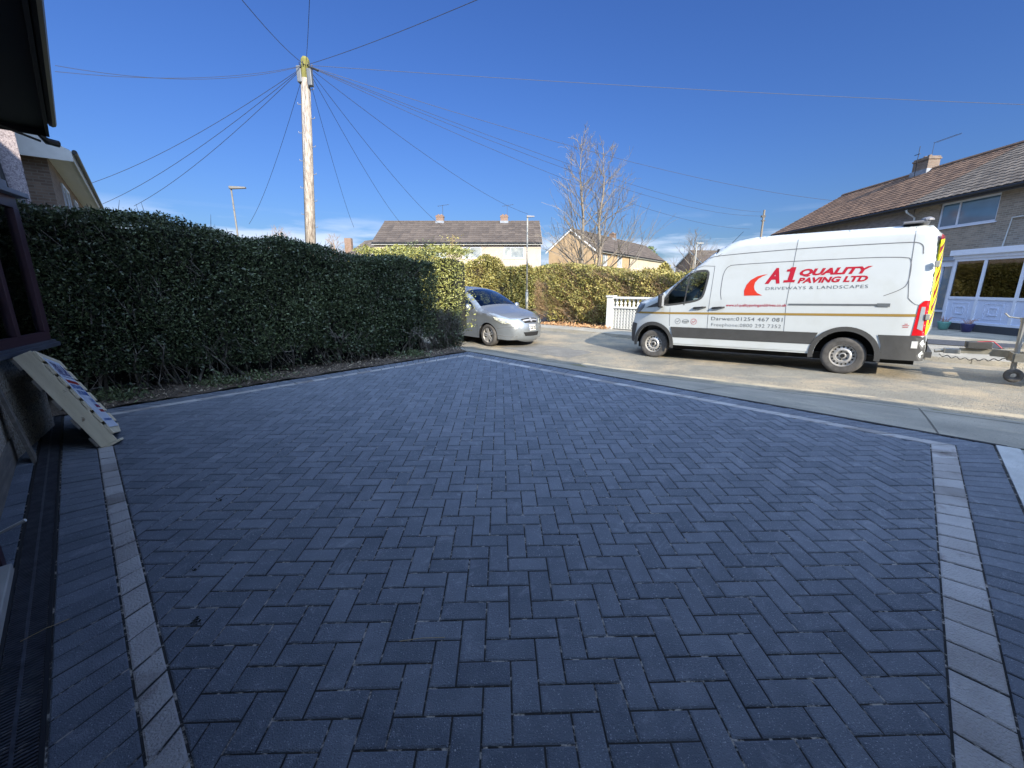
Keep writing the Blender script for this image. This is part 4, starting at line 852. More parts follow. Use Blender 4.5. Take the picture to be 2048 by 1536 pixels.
for a, b_ in zip(T, Dd): q = soilpt(a, b_); P.append((q.x, q.y, zdrive(q.x, q.y)+.03+.02*random.random()))
leaf_mesh('leaf_litter', np.array(P), .028, mat('dead_leaves', (.10, .07, .045), .95, c2=(.36, .29, .2), attr=True), None, up=0, label='dead leaves and chippings scattered on soil under the hedge', cat='leaf litter', kind='stuff')
# brown leaf litter below the corner bush across the road
n = 1500; P = []
for i in range(n): s_ = random.uniform(7.2, 10.5); w_ = 3.9+abs(random.gauss(0, .5)); q = SW(s_, w_); P.append((q.x, q.y, zg(q.x, q.y)+.02+random.random()*.04))
leaf_mesh('fallen_leaves', np.array(P), .07, mat('orange_dead_leaves', (.25, .12, .05), .95, c2=(.5, .3, .15), attr=True), None, up=0, label='orange brown fallen leaves below the brown bush', cat='leaf litter', kind='stuff')
# small debris on the driveway
random.seed(3)
for (x, y, lab) in ((390, 1247, 'small dark leaf clump on left of driveway'), (388, 1142, 'smaller dark leaf clump further up left of driveway'), (118, 921, 'fallen yellow leaf on the charcoal edging by pallet'), (440, 1002, 'tiny dark leaf clump beyond the other two')):
    d = ray(x, y); t = CZ/(.0233*d.y-d.z); p = Vector((0, 0, CZ))+d*t
    P = rng.normal(size=(22 if 'clump' in lab else 4, 3))*np.array([.009, .009, .003]); o = leaf_mesh('fallen_leaf', P, .014 if 'clump' in lab else .05, M['stem'] if 'yellow' in lab else M['core'], None, up=0, label=lab, cat='leaf'); o.location = (p.x, p.y, p.z+.006)
for (x, y, l, an_, lab) in ((92, 1262, .07, 1.0, 'dry straw lying across the channel drain'), (845, 1281, .09, .1, 'thin dry straw on the driveway near its middle')):
    d = ray(x, y); t = CZ/(.0233*d.y-d.z); p = Vector((0, 0, CZ))+d*t; b = MB(); b.tube([(-l*math.cos(an_), -l*math.sin(an_), 0), (0, 0, .006), (l*math.cos(an_), l*math.sin(an_), 0)], .0013, 4); b.build('straw', M['straw'], label=lab, cat='straw', loc=(p.x, p.y, p.z+.006))
n = 900; P = []
for i in range(n):
    x, y = random.uniform(-3.6, 3.4), random.uniform(.7, 7.2); P.append((x, y, zdrive(x, y)+.002))
P = np.array([p for p in P if len(keep([(p[0], p[1]), (p[0]+.01, p[1]), (p[0]+.01, p[1]+.01)], field)) > 2])
leaf_mesh('stone_chips', P, .007, mat('pale_stone_chip', (.4, .4, .4), .9), None, up=0, aspect=.8, label='tiny pale stone chips scattered over the charcoal blocks', cat='chippings', kind='stuff')
# ------------------------------------------------------------------ telegraph pole, wires, lamps
top = atY(610, 116, 13.1); ptop = Vector(top)
pole = empty('telegraph_pole', 'weathered wooden telegraph pole fanning out wires above the hedge', 'telegraph pole', (top.x+.0, 13.1, -.2))
pt = lambda z: Vector((-.60*(1-z/(top.z+.2)), 0, z))
b = MB(); zz = top.z+.2; b.tube([pt(0), pt(zz*.5), pt(zz-.5)], [.155, .135, .115], 16); b.build('shaft', M['polewood'], pole, smooth=True)
b = MB(); b.tube([pt(zz-.5), pt(zz-.05), pt(zz+.02)], [.116, .112, .07], 14); b.build('pole_top', M['moss'], pole)
b = MB(); b.box(-.23, -.10, -.12, .06, zz-.62, zz-.22); b.box(.06, .19, -.16, -.02, zz-.72, zz-.3); b.build('junction_box', mat('grey_plastic', (.10, .11, .12), .5), pole, bevel=.02)
b = MB()
for a in range(8): an2 = a*PI/4; b.tube([(.1*math.cos(an2), .1*math.sin(an2), zz-.2), (.17*math.cos(an2), .17*math.sin(an2), zz-.22), (.17*math.cos(an2), .17*math.sin(an2), zz-.15)], .012, 5)
b.tube([(.12, -.05, zz-.24), (.28, -.08, zz-.3), (.36, -.08, zz-.34)], .03, 6); b.build('insulator_hooks', M['blackpl'], pole)
b = MB()
for k in range(13): z = 2.6+k*.36; sd = -1 if k % 2 else 1; c = pt(z); b.tube([c, c+Vector((sd*.23, -.02, .01)), c+Vector((sd*.23, -.02, .05))], .009, 5)
b.build('climbing_step', M['galv'], pole)
b = MB(); b.tube([pt(1)+Vector((-.15, -.03, 0)), pt(zz*.5)+Vector((-.14, -.03, 0)), pt(zz-.6)+Vector((-.12, -.03, 0))], .012, 5); b.build('riser_cable', M['blackpl'], pole)
W0 = Vector((top.x, 13.1, top.z-.17))
wires = [((500, 0), 5.4, 1.5, .15, 'wire running from pole up and out of frame, left of the two near the top'), ((617, 0), 5.4, 1.5, .1, 'wire running straight up from pole out of frame top'), ((918, 0), 5.6, 1.6, .1, 'thick wire running from pole to upper frame edge right of pole'),
 ((110, 131), 9.0, 1.0, .28, 'upper of the two nearly level wires going left from pole'), ((110, 143), 9.2, 1.0, .20, 'lower of the two nearly level wires going left from pole'),
 ((165, 372), 20, 1, .3, 'topmost wire sloping down left to the brick house'), ((205, 408), 22, 1, .3, 'middle wire sloping down left behind the hedge'), ((268, 412), 24, 1, .3, 'lowest wire sloping down left behind the hedge'),
 ((498, 448), 30, 1, .4, 'steep wire dropping left of the pole behind hedge'), ((708, 455), 36, 1, .4, 'steep wire dropping right of pole to far cream house'), ((805, 450), 38, 1, .4, 'wire dropping from pole towards left chimney of cream terrace'), ((884, 452), 38, 1, .4, 'wire dropping from pole just right of left chimney'),
 ((1056, 428), 40, 1, .5, 'wire sloping down right to the slim lamp post'), ((1520, 432), 48, 1, 1.0, 'lower of long wires sloping right to thin far pole'), ((1522, 424), 48, 1, .8, 'upper of long wires sloping right to thin far pole'), ((1500, 458), 44, 1, 1.0, 'lowest long wire sloping right behind the bare tree'),
 ((1665, 401), 27, 1, .5, 'long wire from pole to left end of brown roof'), ((2048, 206), 15.5, 1.15, .1, 'highest long wire from pole to the right frame edge')]
for (px_, Y, ext, sag, lab) in wires:
    e = atY(px_[0], px_[1], Y) if px_[1] > 0 else None
    if e is None: d = ray(*px_); e = Vector((0, 0, CZ))+d*((Y-CZ)/d.z)
    e = W0+(e-W0)*ext; n = 14; b = MB(); pts = [(W0.lerp(e, i/n)+Vector((0, 0, -sag*4*(i/n)*(1-i/n))))-W0 for i in range(n+1)]
    rr = [.0055+.00055*(W0+p).length for p in pts]; rr = [max(.005, x*.46) for x in rr]; b.tube(pts, rr, 4); b.build('overhead_wire', M['wire'], label=lab, cat='wire', group='telephone wires fanning out from the pole', loc=W0)
# cable shadows' source: none. thin far pole behind the van
p = atY(1522, 474, 48); q = atY(1525, 420, 48)
b = MB(); b.tube([(0, 0, 0), (.05, 0, q.z+.2)], [.13, .10], 8); e = empty('utility_pole', 'thin dark utility pole rising behind the van roof', 'utility pole', (p.x-.05, 48, -.2)); b.build('shaft', M['bark'], e)
b = MB(); b.box(-.22, .22, -.1, .1, q.z-.55, q.z-.35); b.box(-.15, .25, -.1, .1, q.z-.95, q.z-.85); b.build('crossarm', M['blackpl'], e)
def lamp(name, label, x, ytop, ybase, Y, side, arm, headm, group=None, r=.055, pm_=None):
    t = atY(x, ytop, Y); e = empty(name, label, 'street lamp', (t.x, Y, zg(t.x, Y)), 0, group); h = t.z-e.location.z
    b = MB(); b.tube([(0, 0, 0), (0, 0, 1.3)], r*1.6, 10); b.tube([(0, 0, 1.3), (0, 0, 1.42)], [r*1.6, r], 10); b.tube([(0, 0, 1.42), (0, 0, h)], [r, r*.8], 10); b.build('post', pm_ or M['lampw'], e, smooth=True)
    b = MB(); s = side
    b.hexa([(-.05*s, -.09, h-.02), (arm*s, -.07, h-.0), (arm*s, .07, h-.0), (-.05*s, .09, h-.02), (-.05*s, -.08, h+.09), (arm*s, -.05, h+.06), (arm*s, .05, h+.06), (-.05*s, .08, h+.09)]); b.build('lamp_head', headm, e, bevel=.01)
    return e
lamp('street_lamp', 'slim pale lamp post with dark head beyond the silver car', 1055, 434, 617, 26.5, 1, .42, M['lampg'], 'street lamps')
lamp('street_lamp', 'grey lamp post with long flat head above hedge, left of pole', 462, 377, 600, 19, 1, .62, M['lampgrey'], 'street lamps', r=.04, pm_=M['lampgrey'])
lamp('street_lamp', 'tiny distant lamp post in front of the round bare tree', 1394, 487, 600, 40, 1, .6, M['lampw'], 'street lamps', r=.06)
# ------------------------------------------------------------------ balustrade wall across the road
wa = SW(7.32, 4.4); wall = empty('balustrade_wall', 'low white pierced block wall with balusters behind the van nose', 'garden wall', (wa.x, wa.y, zg(wa.x, wa.y)), math.atan2(-ES.y, -ES.x))
b = MB(); b.box(-.12, .12, -.12, .12, -.05, 1.18); b.box(-.15, .15, -.15, .15, 1.18, 1.24); b.build('pillar', M['white'], wall)
b = MB(); b.box(.12, 7.5, -.09, .09, .78, .84); b.box(.12, 7.5, -.10, .10, 1.13, 1.20); b.build('rail', M['white'], wall)
b = MB()
for k in range(44): b.lathe([(0, .05), (.04, .05), (.06, .03), (.11, .055), (.19, .028), (.25, .045), (.29, .05)], (.25+k*.165, 0, .84), (0, 0, 1), 8)
b.build('baluster', M['white'], wall)
b = MB(); b.box(.12, 7.5, -.03, .08, -.05, .78); b.build('backing', mat('grey_block', (.25, .25, .23), .9, scale=12), wall)
b = MB(); n = 0
for i in range(62):
    for j in range(7):
        x, z = .12+i*.119, .02+j*.109
        b.tube([(x+.06+.045*math.cos(a*PI/4), -.045, z+.055+.045*math.sin(a*PI/4)) for a in range(9)], .013, 4, cap=False); b.box(x, x+.012, -.06, -.03, z, z+.109)
b.build('screen_blocks', M['white'], wall)
# ------------------------------------------------------------------ vehicles: generic skinning
def inpoly(p, poly):
    x, y = p; c = False; n = len(poly); j = n-1
    for i in range(n):
        xi, yi = poly[i]; xj, yj = poly[j]
        if (yi > y) != (yj > y) and x < (xj-xi)*(y-yi)/(yj-yi)+xi: c = not c
        j = i
    return c
def resample(poly, step, closed=True):
    out = []; n = len(poly)
    for i in range(n if closed else n-1):
        a, b = poly[i], poly[(i+1) % n]; l = math.hypot(b[0]-a[0], b[1]-a[1]); k = max(1, int(math.ceil(l/step)))
        for q in range(k): t = q/k; out.append((a[0]+(b[0]-a[0])*t, a[1]+(b[1]-a[1])*t))
    if not closed: out.append(poly[-1])
    return out
def smooth_poly(poly, it=2, closed=True):
    for _ in range(it):
        n = len(poly); o = [] if closed else [poly[0]]
        for i in range(n if closed else n-1):
            a, b = poly[i], poly[(i+1) % n]; o += [(.75*a[0]+.25*b[0], .75*a[1]+.25*b[1]), (.25*a[0]+.75*b[0], .25*a[1]+.75*b[1])]
        if not closed: o.append(poly[-1])
        poly = o
    return poly
def segdist(p, poly):
    b = 1e9; bi = 0
    for i in range(len(poly)-1):
        ax, ay = poly[i]; bx, by = poly[i+1]; dx, dy = bx-ax, by-ay; t = ((p[0]-ax)*dx+(p[1]-ay)*dy)/(dx*dx+dy*dy+1e-12); t = min(1, max(0, t)); d = math.hypot(p[0]-ax-dx*t, p[1]-ay-dy*t)
        if d < b: b = d; bi = i+t
    return b, bi
def cdt(outer, holes, pts):
    vs = [Vector(p) for p in outer]; ed = [(i, (i+1) % len(outer)) for i in range(len(outer))]
    for h in holes: b = len(vs); vs += [Vector(p) for p in h]; ed += [(b+i, b+(i+1) % len(h)) for i in range(len(h))]
    for p in pts:
        if inpoly(p, outer) and not any(inpoly(p, h) for h in holes): vs.append(Vector(p))
    V, _, F, *_r = delaunay_2d_cdt(vs, ed, [], 0, 1e-5)
    V = [tuple(v) for v in V]; F2 = []
    for f in F:
        c = (sum(V[i][0] for i in f)/len(f), sum(V[i][1] for i in f)/len(f))
        if inpoly(c, outer) and not any(inpoly(c, h) for h in holes): F2.append(list(f))
    return V, F2
class Body:
    """side profile (outline, front low -> over the top -> rear low), half skins, sign s = +1 when the near side faces +y"""
    def __init__(B, outline, rad, width, s, inset_fn): B.o = outline; B.rad = rad; B.W = width; B.s = s; B.ins = inset_fn
    def yin(B, x, z):
        d, i = segdist((x, z), B.o); r = B.rad(i, x, z); y = B.ins(x, z)
        if d < r: y += r-math.sqrt(max(0, r*r-(r-d)**2))
        return y
    def side(B, x, z, off=0, far=False):
        y = B.yin(x, z)-off
        return (x, -B.s*y, z) if not far else (x, -B.s*(B.W-y), z)
    def skin(B, mb, outer, holes, off=0, step=.1, far=False, mi=0, extra=()):
        xs = [p[0] for p in outer]; zs = [p[1] for p in outer]; pts = []
        x = min(xs)
        while x < max(xs):
            z = min(zs)
            while z < max(zs): pts.append((x+step*.5*(int(z/step) % 2), z)); z += step
            x += step
        V, F = cdt(outer, holes, pts+list(extra)); vs = [B.side(p[0], p[1], off, far) for p in V]
        mb.add(vs, F, mi)
    def ribbon(B, mb, pts, w, off=.003, mi=0, step=.08, closed=False):
        P = resample(pts, step, closed); n = len(P)
        for i in range(n if closed else n-1):
            a, b = P[i], P[(i+1) % n]; dx, dy = b[0]-a[0], b[1]-a[1]; l = math.hypot(dx, dy) or 1; nx, ny = -dy/l*w/2, dx/l*w/2
            mb.add([B.side(a[0]-nx, a[1]-ny, off), B.side(b[0]-nx, b[1]-ny, off), B.side(b[0]+nx, b[1]+ny, off), B.side(a[0]+nx, a[1]+ny, off)], [(0, 1, 2, 3)], mi)
def fix_normals(o):
    import bmesh
    bm = bmesh.new(); bm.from_mesh(o.data); bmesh.ops.remove_doubles(bm, verts=bm.verts, dist=1e-5); bmesh.ops.recalc_face_normals(bm, faces=bm.faces); bm.to_mesh(o.data); bm.free()
def circ(cx, cz, r, a0, a1, n): return [(cx+r*math.cos(R(a0+(a1-a0)*i/n)), cz+r*math.sin(R(a0+(a1-a0)*i/n))) for i in range(n+1)]
def wheel(parent, x, z, y, s, Rt, Rr, wd, style):
    """s: direction the wheel's face looks along y"""
    t = MB(); ax = (0, s, 0)
    t.lathe([(-wd, Rt*.8), (-wd, Rt*.97), (-wd*.85, Rt), (-wd*.15, Rt), (-.01, Rt*.975), (.008, Rt*.90), (.010, Rt*.80), (.002, Rr*1.03), (-.02, Rr), (-wd, Rr)], (x, y, z), ax, 40)
    w = t.build('wheel', M['tyre'], parent, smooth=True); smooth_by_angle(w, 50)
    r = MB()
    if style == 'steel':
        r.lathe([(-.01, Rr*1.0), (-.004, Rr*.97), (-.03, Rr*.93), (-.055, Rr*.86), (-.045, Rr*.70), (-.012, Rr*.58), (-.010, Rr*.50), (-.05, Rr*.42), (-.055, Rr*.3), (-.03, Rr*.28), (-.02, Rr*.24), (-.02, 0)], (x, y, z), ax, 40)
        ro = r.build('rim', M['rim'], w, smooth=True); smooth_by_angle(ro, 40)
        h = MB()
        for k in range(16): a = 2*PI*k/16; c = Vector((x+Rr*.78*math.cos(a), y, z+Rr*.78*math.sin(a))); h.lathe([(-.05, .0), (-.05, .0)], c, ax, 6) if False else h.lathe([(-.06, .016), (-.041, .016), (-.041, 0)], c, ax, 8)
        for k in range(5): a = 2*PI*k/5; c = Vector((x+Rr*.36*math.cos(a), y, z+Rr*.36*math.sin(a))); h.lathe([(-.06, .013), (-.03, .013), (-.03, 0)], c, ax, 6)
        h.lathe([(-.03, Rr*.18), (-.005, Rr*.17), (-.005, 0)], (x, y, z), ax, 16)
        h.build('wheel_holes', M['dark'], w) if False else h.build('rim_detail', M['dark'], w)
    else:
        r.lathe([(-.01, Rr*1.0), (-.002, Rr*.96), (-.03, Rr*.92), (-.06, Rr*.90)], (x, y, z), ax, 40)
        for k in range(5):
            a = 2*PI*k/5+.5; u = Vector((math.cos(a), 0, math.sin(a))); v = Vector((-math.sin(a), 0, math.cos(a))); c = Vector((x, y, z)); sv = Vector((0, s, 0))
            for sg in (-1, 1):
                p0 = c+u*Rr*.12+v*sg*Rr*.10; p1 = c+u*Rr*.93+v*sg*Rr*.17; ww = v*Rr*.075
                r.hexa([p0-ww-sv*.05, p1-ww-sv*.05, p1+ww-sv*.05, p0+ww-sv*.05, p0-ww-sv*.018, p1-ww-sv*.006, p1+ww-sv*.006, p0+ww-sv*.018])
        r.lathe([(-.05, Rr*.25), (-.012, Rr*.24), (-.008, Rr*.14), (-.008, 0)], (x, y, z), ax, 20); ro = r.build('rim', M['rim'], w); smooth_by_angle(ro, 40); fix_normals(ro)
        h = MB(); h.lathe([(-.07, Rr*.9), (-.07, 0)], (x, y, z), ax, 24); h.build('brake', M['dark'], w)
    return w
def text_mb(txt, size, ox_, oz, place, sx=1., bold=0., shear=0., extr=0, spacing=1.):
    c = bpy.data.curves.new('t', 'FONT'); c.body = txt; c.size = size; c.offset = bold; c.shear = shear; c.space_character = spacing; c.resolution_u = 3
    o = bpy.data.objects.new('t', c); col.objects.link(o); dg = bpy.context.evaluated_depsgraph_get(); me = bpy.data.meshes.new_from_object(o.evaluated_get(dg))
    vs = [place(ox_+v.co.x*sx, oz+v.co.y) for v in me.vertices]; fs = [tuple(p.vertices) for p in me.polygons]
    xs = [v.co.x*sx for v in me.vertices]; w = (max(xs)-min(xs)) if xs else 0
    col.objects.unlink(o); bpy.data.objects.remove(o); bpy.data.curves.remove(c); bpy.data.meshes.remove(me)
    return vs, fs, w
def fit_text(mb, txt, x0, x1, z0, height, place, bold=0., shear=0., mi=0, spacing=1.):
    size = height/.73; _, _, w = text_mb(txt, size, 0, 0, lambda a, b: (a, b, 0), 1, bold, shear, spacing=spacing); sx = (x1-x0)/w
    vs, fs, _ = text_mb(txt, size, x0, z0, place, sx, bold, shear, spacing=spacing); mb.add(vs, fs, mi)
# ------------------------------------------------------------------ white van
vp0 = Vector((6.2884, 7.8002, -.2164)); vyaw, vt = 2.4138, -.029
fx = Vector((math.cos(vyaw)*math.cos(vt), math.sin(vyaw)*math.cos(vt), math.sin(vt))); vn = Vector((math.cos(vyaw+PI/2), math.sin(vyaw+PI/2), 0)); vu = fx.cross(vn)
MW = Matrix(((fx.x, vn.x, vu.x, vp0.x), (fx.y, vn.y, vu.y, vp0.y), (fx.z, vn.z, vu.z, vp0.z), (0, 0, 0, 1)))
van = empty('parked_van', 'white high roof panel van with red lettering parked across the road', 'van', mw=MW)
vo = [(4.44, .36), (4.455, .55), (4.45, .75), (4.41, .90), (4.37, 1.02), (4.33, 1.15), (4.26, 1.30), (4.17, 1.36), (4.0, 1.405), (3.85, 1.44), (3.6, 1.56), (3.32, 1.765), (3.02, 2.01), (2.72, 2.23), (2.53, 2.385), (2.36, 2.52), (2.2, 2.60), (2.02, 2.655), (1.77, 2.685), (1.3, 2.69), (.9, 2.68), (.2, 2.665), (-.4, 2.65), (-.80, 2.635), (-.93, 2.61), (-1.0, 2.53), (-1.04, 2.40), (-1.06, 2.0), (-1.075, 1.4), (-1.085, .75), (-1.11, .60), (-1.11, .33)]
vo = resample(vo, .12, False)
def vrad(i, x, z):
    if x < -.9: return .07
    if z > 2.4: return .16
    if x > 3.9: return .12
    return .09
def vins(x, z):
    y = max(0, z-1.4)*.075
    if x > 3.3: y += .26*((x-3.3)/1.15)**2.2
    if x < -.7: y += .05*((-.7-x)/.4)**2
    return y
VB = Body(vo, vrad, 2.04, 1, vins)
arch_f = circ(3.75, .36, .455, 0, 180, 16); arch_r = circ(0, .36, .46, 0, 180, 16)
bottom = [(-1.11, .33), (-.46, .34)]+arch_r[::-1][1:-1]+[(.46, .36), (3.295, .36)]+arch_f[::-1][1:-1]+[(4.205, .36), (4.44, .36)]
outer = resample([tuple(p) for p in vo[:-1]], .5)[:]
outer = [tuple(p) for p in vo] + bottom[1:-1]
wtri = [(3.52, 1.285), (3.10, 1.335), (2.80, 1.385), (2.66, 1.44), (2.60, 1.54), (2.53, 1.98), (2.56, 2.045), (2.66, 2.06), (2.90, 2.035), (3.02, 1.965), (3.30, 1.70), (3.50, 1.43)]
wtri = resample(smooth_poly(wtri, 1), .08)
b = MB(); near_rows = []
for d in (.015, .04, .08, .12, .17):
    for i in range(0, len(vo)-1):
        ax, ay = vo[i]; bx_, by_ = vo[i+1]; l = math.hypot(bx_-ax, by_-ay) or 1; nx, ny = (by_-ay)/l, -(bx_-ax)/l
        mx_, my_ = (ax+bx_)/2, (ay+by_)/2
        for sg in (1, -1):
            p = (mx_+nx*d*sg, my_+ny*d*sg)
            if inpoly(p, outer): near_rows.append(p)
for far_ in (False, True): VB.skin(b, outer, [wtri], 0, .12, far_, 0, near_rows)
def strip(B, i0, i1, mb, mi=0, nu=14, crown=.02, bulge=0, off=0):
    rows = []
    for i in range(i0, i1+1):
        x, z = B.o[i]; y0 = B.yin(x, z); a, c = B.o[max(0, i-1)], B.o[min(len(B.o)-1, i+1)]; tx, tz = c[0]-a[0], c[1]-a[1]; l = math.hypot(tx, tz) or 1; nx, nz_ = -tz/l, tx/l
        if nx*0+nz_ < -.0: pass
        # outward normal: outline runs front -> top -> rear, so outward is to the left-hand turned
        nx, nz_ = (tz/l, -tx/l); k = []
        for j in range(nu+1):
            u = j/nu; sh_ = math.sin(PI*u)**.8; y = y0+(B.W-2*y0)*u; cr = crown(i) if callable(crown) else crown
            k.append((x+nx*(cr*sh_+off), -B.s*y, z+nz_*(cr*sh_+off)))
        rows.append(k)
    n = nu+1; vs = [p for r_ in rows for p in r_]; mb.add(vs, [(i*n+j, i*n+j+1, (i+1)*n+j+1, (i+1)*n+j) for i in range(len(rows)-1) for j in range(nu)], mi)
    return rows
def idx(B, cond): return [i for i, p in enumerate(B.o) if cond(p)]
iw0 = min(idx(VB, lambda p: p[0] < 3.66 and p[1] > 1.5)); iw1 = min(idx(VB, lambda p: p[0] < 2.62 and p[1] > 2.3))
def vcrown(i):
    x, z = VB.o[i]
    return .16 if (x > 4.2) else .10 if x > 2.4 else (.025 if z > 2.5 else .10 if z > .78 else .05)
strip(VB, 0, iw0, b, 0, crown=vcrown); strip(VB, iw1, len(VB.o)-1, b, 0, crown=vcrown)
b.add([(3.3, -.2, .37), (3.3, -1.84, .37), (-1.05, -1.84, .37), (-1.05, -.2, .37)], [(0, 1, 2, 3)])
vb = b.build('body', M['vanwhite'], van); fix_normals(vb); smooth_by_angle(vb, 42)
b = MB(); strip(VB, iw0, iw1, b, 0, crown=vcrown, off=.002); g_ = b.build('windscreen', M['winglass'], van, smooth=True)
b = MB(); VB.skin(b, wtri, [], -.006, .2); g_ = b.build('side_window', M['winglass'], van)
b = MB(); VB.skin(b, wtri, [], -.006, .2, True); g_ = b.build('side_window', M['winglass'], van)
wf = MB(); VB.ribbon(wf, wtri, .045, .002, closed=True); VB.ribbon(wf, [(3.02, 1.30), (2.93, 2.03)], .025, .004)
tri = [(3.98, 1.235), (3.53, 1.275), (3.50, 1.43)]; VB.skin(wf, resample(tri, .08), [], .004, .1); wf.build('window_seal', M['clad'], van)
# wheel-arch liners and dark underside
b = MB()
for cx in (0, 3.75):
    for (y0, y1) in ((-.02, -.30), (-1.74, -2.02)):
        n = 18; ring0 = [(cx+.47*math.cos(PI*i/n), y0 - (.22*((cx+.47*math.cos(PI*i/n)-3.3)/1.15)**2.2 if cx > 1 and cx+.47*math.cos(PI*i/n) > 3.3 and y0 > -1 else 0), .36+.47*math.sin(PI*i/n)) for i in range(n+1)]; ring1 = [(p[0], y1, p[2]) for p in ring0]
        b.add(ring0+ring1, [(i, i+1, n+2+i, n+1+i) for i in range(n)]+[tuple(range(n+1, 2*n+2))])
b.box(-1.0, 4.2, -1.8, -.24, .24, .37); b.build('underbody', M['dark'], van)
# cladding band, sill, arches, bumpers
cl = MB(); VB.skin(cl, resample([(.50, .545), (3.24, .545), (3.30, .79), (.42, .775)], .12), [], .016, .12)
for cx, r0, r1_, lo in ((0, .46, .545, 0), (3.75, .455, .54, 0)):
    A1 = circ(cx, .36, r1_, -8, 188, 24); A0 = circ(cx, .36, r0, 188, -8, 24); VB.skin(cl, A1+A0, [], .022, .1)
VB.skin(cl, resample([(-.545, .34), (-.52, .60), (-.46, .775), (-.90, .775), (-1.085, .77), (-1.105, .60), (-1.105, .34)], .1), [], .012, .1)
cl.build('side_cladding', M['clad'], van)
b = MB(); VB.skin(b, resample([(4.43, .37), (4.445, .55), (4.42, .80), (4.36, .86), (4.22, .84), (4.27, .60), (4.30, .37)], .08), [], .014, .08)
ib1 = max(idx(VB, lambda p: p[0] > 4.3 and p[1] < .86)); strip(VB, 0, ib1, b, 0, crown=vcrown, off=.014); b.build('front_bumper', M['clad'], van)
b = MB(); irb = min(idx(VB, lambda p: p[0] < -1 and p[1] < .74)); strip(VB, irb, len(VB.o)-1, b, 0, crown=.03, off=.02); b.box(-1.2, -1.09, -1.95, -.1, .40, .50); b.build('rear_bumper', M['clad'], van)
b = MB(); VB.skin(b, resample([(.52, .395), (3.27, .395), (3.27, .545), (.50, .545)], .12), [], .010, .12); b.build('sill', M['vanwhite'], van)
# headlight
b = MB(); VB.skin(b, resample([(4.20, 1.335), (4.33, 1.13), (4.345, 1.06), (4.16, 1.12), (4.03, 1.24), (4.0, 1.34)], .06), [], .006, .06); b.build('headlight', mat('dark_headlight', (.10, .12, .15), .15, coat=1), van)
# seams, and pressed-panel shading painted as grey lines
W_ = .009
for (q_, w_) in (([(2.40, 2.34), (2.30, 2.40)], W_), (smooth_poly([(-.87, 2.15), (-.85, 2.335), (-.6, 2.36), (.9, 2.385), (2.39, 2.36), (2.55, 2.32)], 2, False), .014),
        ([(.98, .40), (1.0, 1.3), (.96, 2.1), (.93, 2.62)], W_), ([(2.47, .40), (2.47, 1.2), (2.42, 2.14), (2.65, 2.16), (3.0, 2.08)], W_), ([(3.33, .80), (3.34, 1.25)], W_),
        (smooth_poly([(-.73, 2.6), (-.75, 1.45), (-.86, 1.32), (-.92, 1.30)], 1, False), W_),
        (smooth_poly([(2.22, 1.42), (2.26, 1.6), (2.22, 2.13), (1.9, 2.15), (.9, 2.15), (-.68, 2.13), (-.75, 2.03), (-.75, 1.66), (-.66, 1.56), (-.45, 1.46)], 2, False), .012)):
    gm = MB(); VB.ribbon(gm, q_, w_); gm.build('seam_crease_line', M['gap'], van)
rl = MB(); VB.ribbon(rl, [(.96, 1.315), (-.40, 1.305)], .03, .008);  VB.ribbon(rl, [(-.38, 1.303), (-.56, 1.30)], .06, .012); rl.build('door_rail', M['grey'], van)
sgv = MB(); VB.ribbon(sgv, [(4.22, 1.115), (3.3, 1.112), (1, 1.12), (-.915, 1.125)], .045, .004); sgv.build('gold_stripe', M['gold'], van)
for (a, c_) in ((2.80, 2.53), (2.40, 2.14)):
    h = MB(); 
    for k in range(2): pass
    p0, p1 = VB.side(a, 1.235, .035), VB.side(c_, 1.255, .035); h.tube([VB.side(a, 1.235, .005), VB.side(a-.03, 1.237, .04), VB.side(c_+.06, 1.252, .04), VB.side(c_, 1.255, .005)], [.016, .022, .02, .014], 8); h.build('door_handle', M['blackpl'], van, smooth=True)
# rear lamp, chevrons, number
tl = MB(); lamp_o = [(-.93, 1.30), (-.99, 1.375), (-1.07, 1.375), (-1.082, .78), (-.90, .78), (-.915, 1.0)]; VB.skin(tl, resample(lamp_o, .06), [], .010, .06); tlo = tl.build('tail_lamp', M['redlens'], van)
tl = MB(); VB.skin(tl, resample([(-.965, 1.27), (-1.015, 1.27), (-1.03, .86), (-.955, .90)], .05), [], .014, .06); tl.build('clear_lens', M['clearlens'], tlo)
b = MB(); b2 = MB(); 
for k in range(15):
    z0 = .80+k*.12; mb = b if k % 2 == 0 else b2
    for (ya, yb, dz) in ((-.10, -1.0, .5), (-1.0, -1.94, -.5)):
        q = []
        for (y, zz_) in ((ya, z0-(dz > 0)*.0), (yb, z0+dz), (yb, z0+dz+.12), (ya, z0+.12)): q.append((y, zz_))
        q = [(y, min(2.45, max(.78, z))) for y, z in q]
        xf = lambda z: -1.098-.03*0 if z < 1.4 else -1.098+(z-1.4)*.03
        yy = lambda y, z: y
        n_ = 8; L2 = []
        for i_ in range(n_+1):
            t_ = i_/n_; ya_ = q[0][0]+(q[1][0]-q[0][0])*t_; zl = q[0][1]+(q[1][1]-q[0][1])*t_; zh = q[3][1]+(q[2][1]-q[3][1])*t_
            for z_ in (zl, zh): L2.append((-1.07+(max(0, z_-1.4))*.035-.008-.10*max(0, math.sin(PI*(-ya_-.06)/1.92))**.8, ya_, z_))
        mb.add(L2, [(2*i_, 2*i_+1, 2*i_+3, 2*i_+2) for i_ in range(n_)])
bk = b.build('rear_chevron', M['yellow'], van); b2.build('rear_chevron', M['redlens'], van)
e_ = MB(); VB.ribbon(e_, [(-1.055, 2.30), (-1.07, 1.42), (-1.078, .80)], .022, .010); e_.build('yellow_edge_tape', M['yellow'], van)
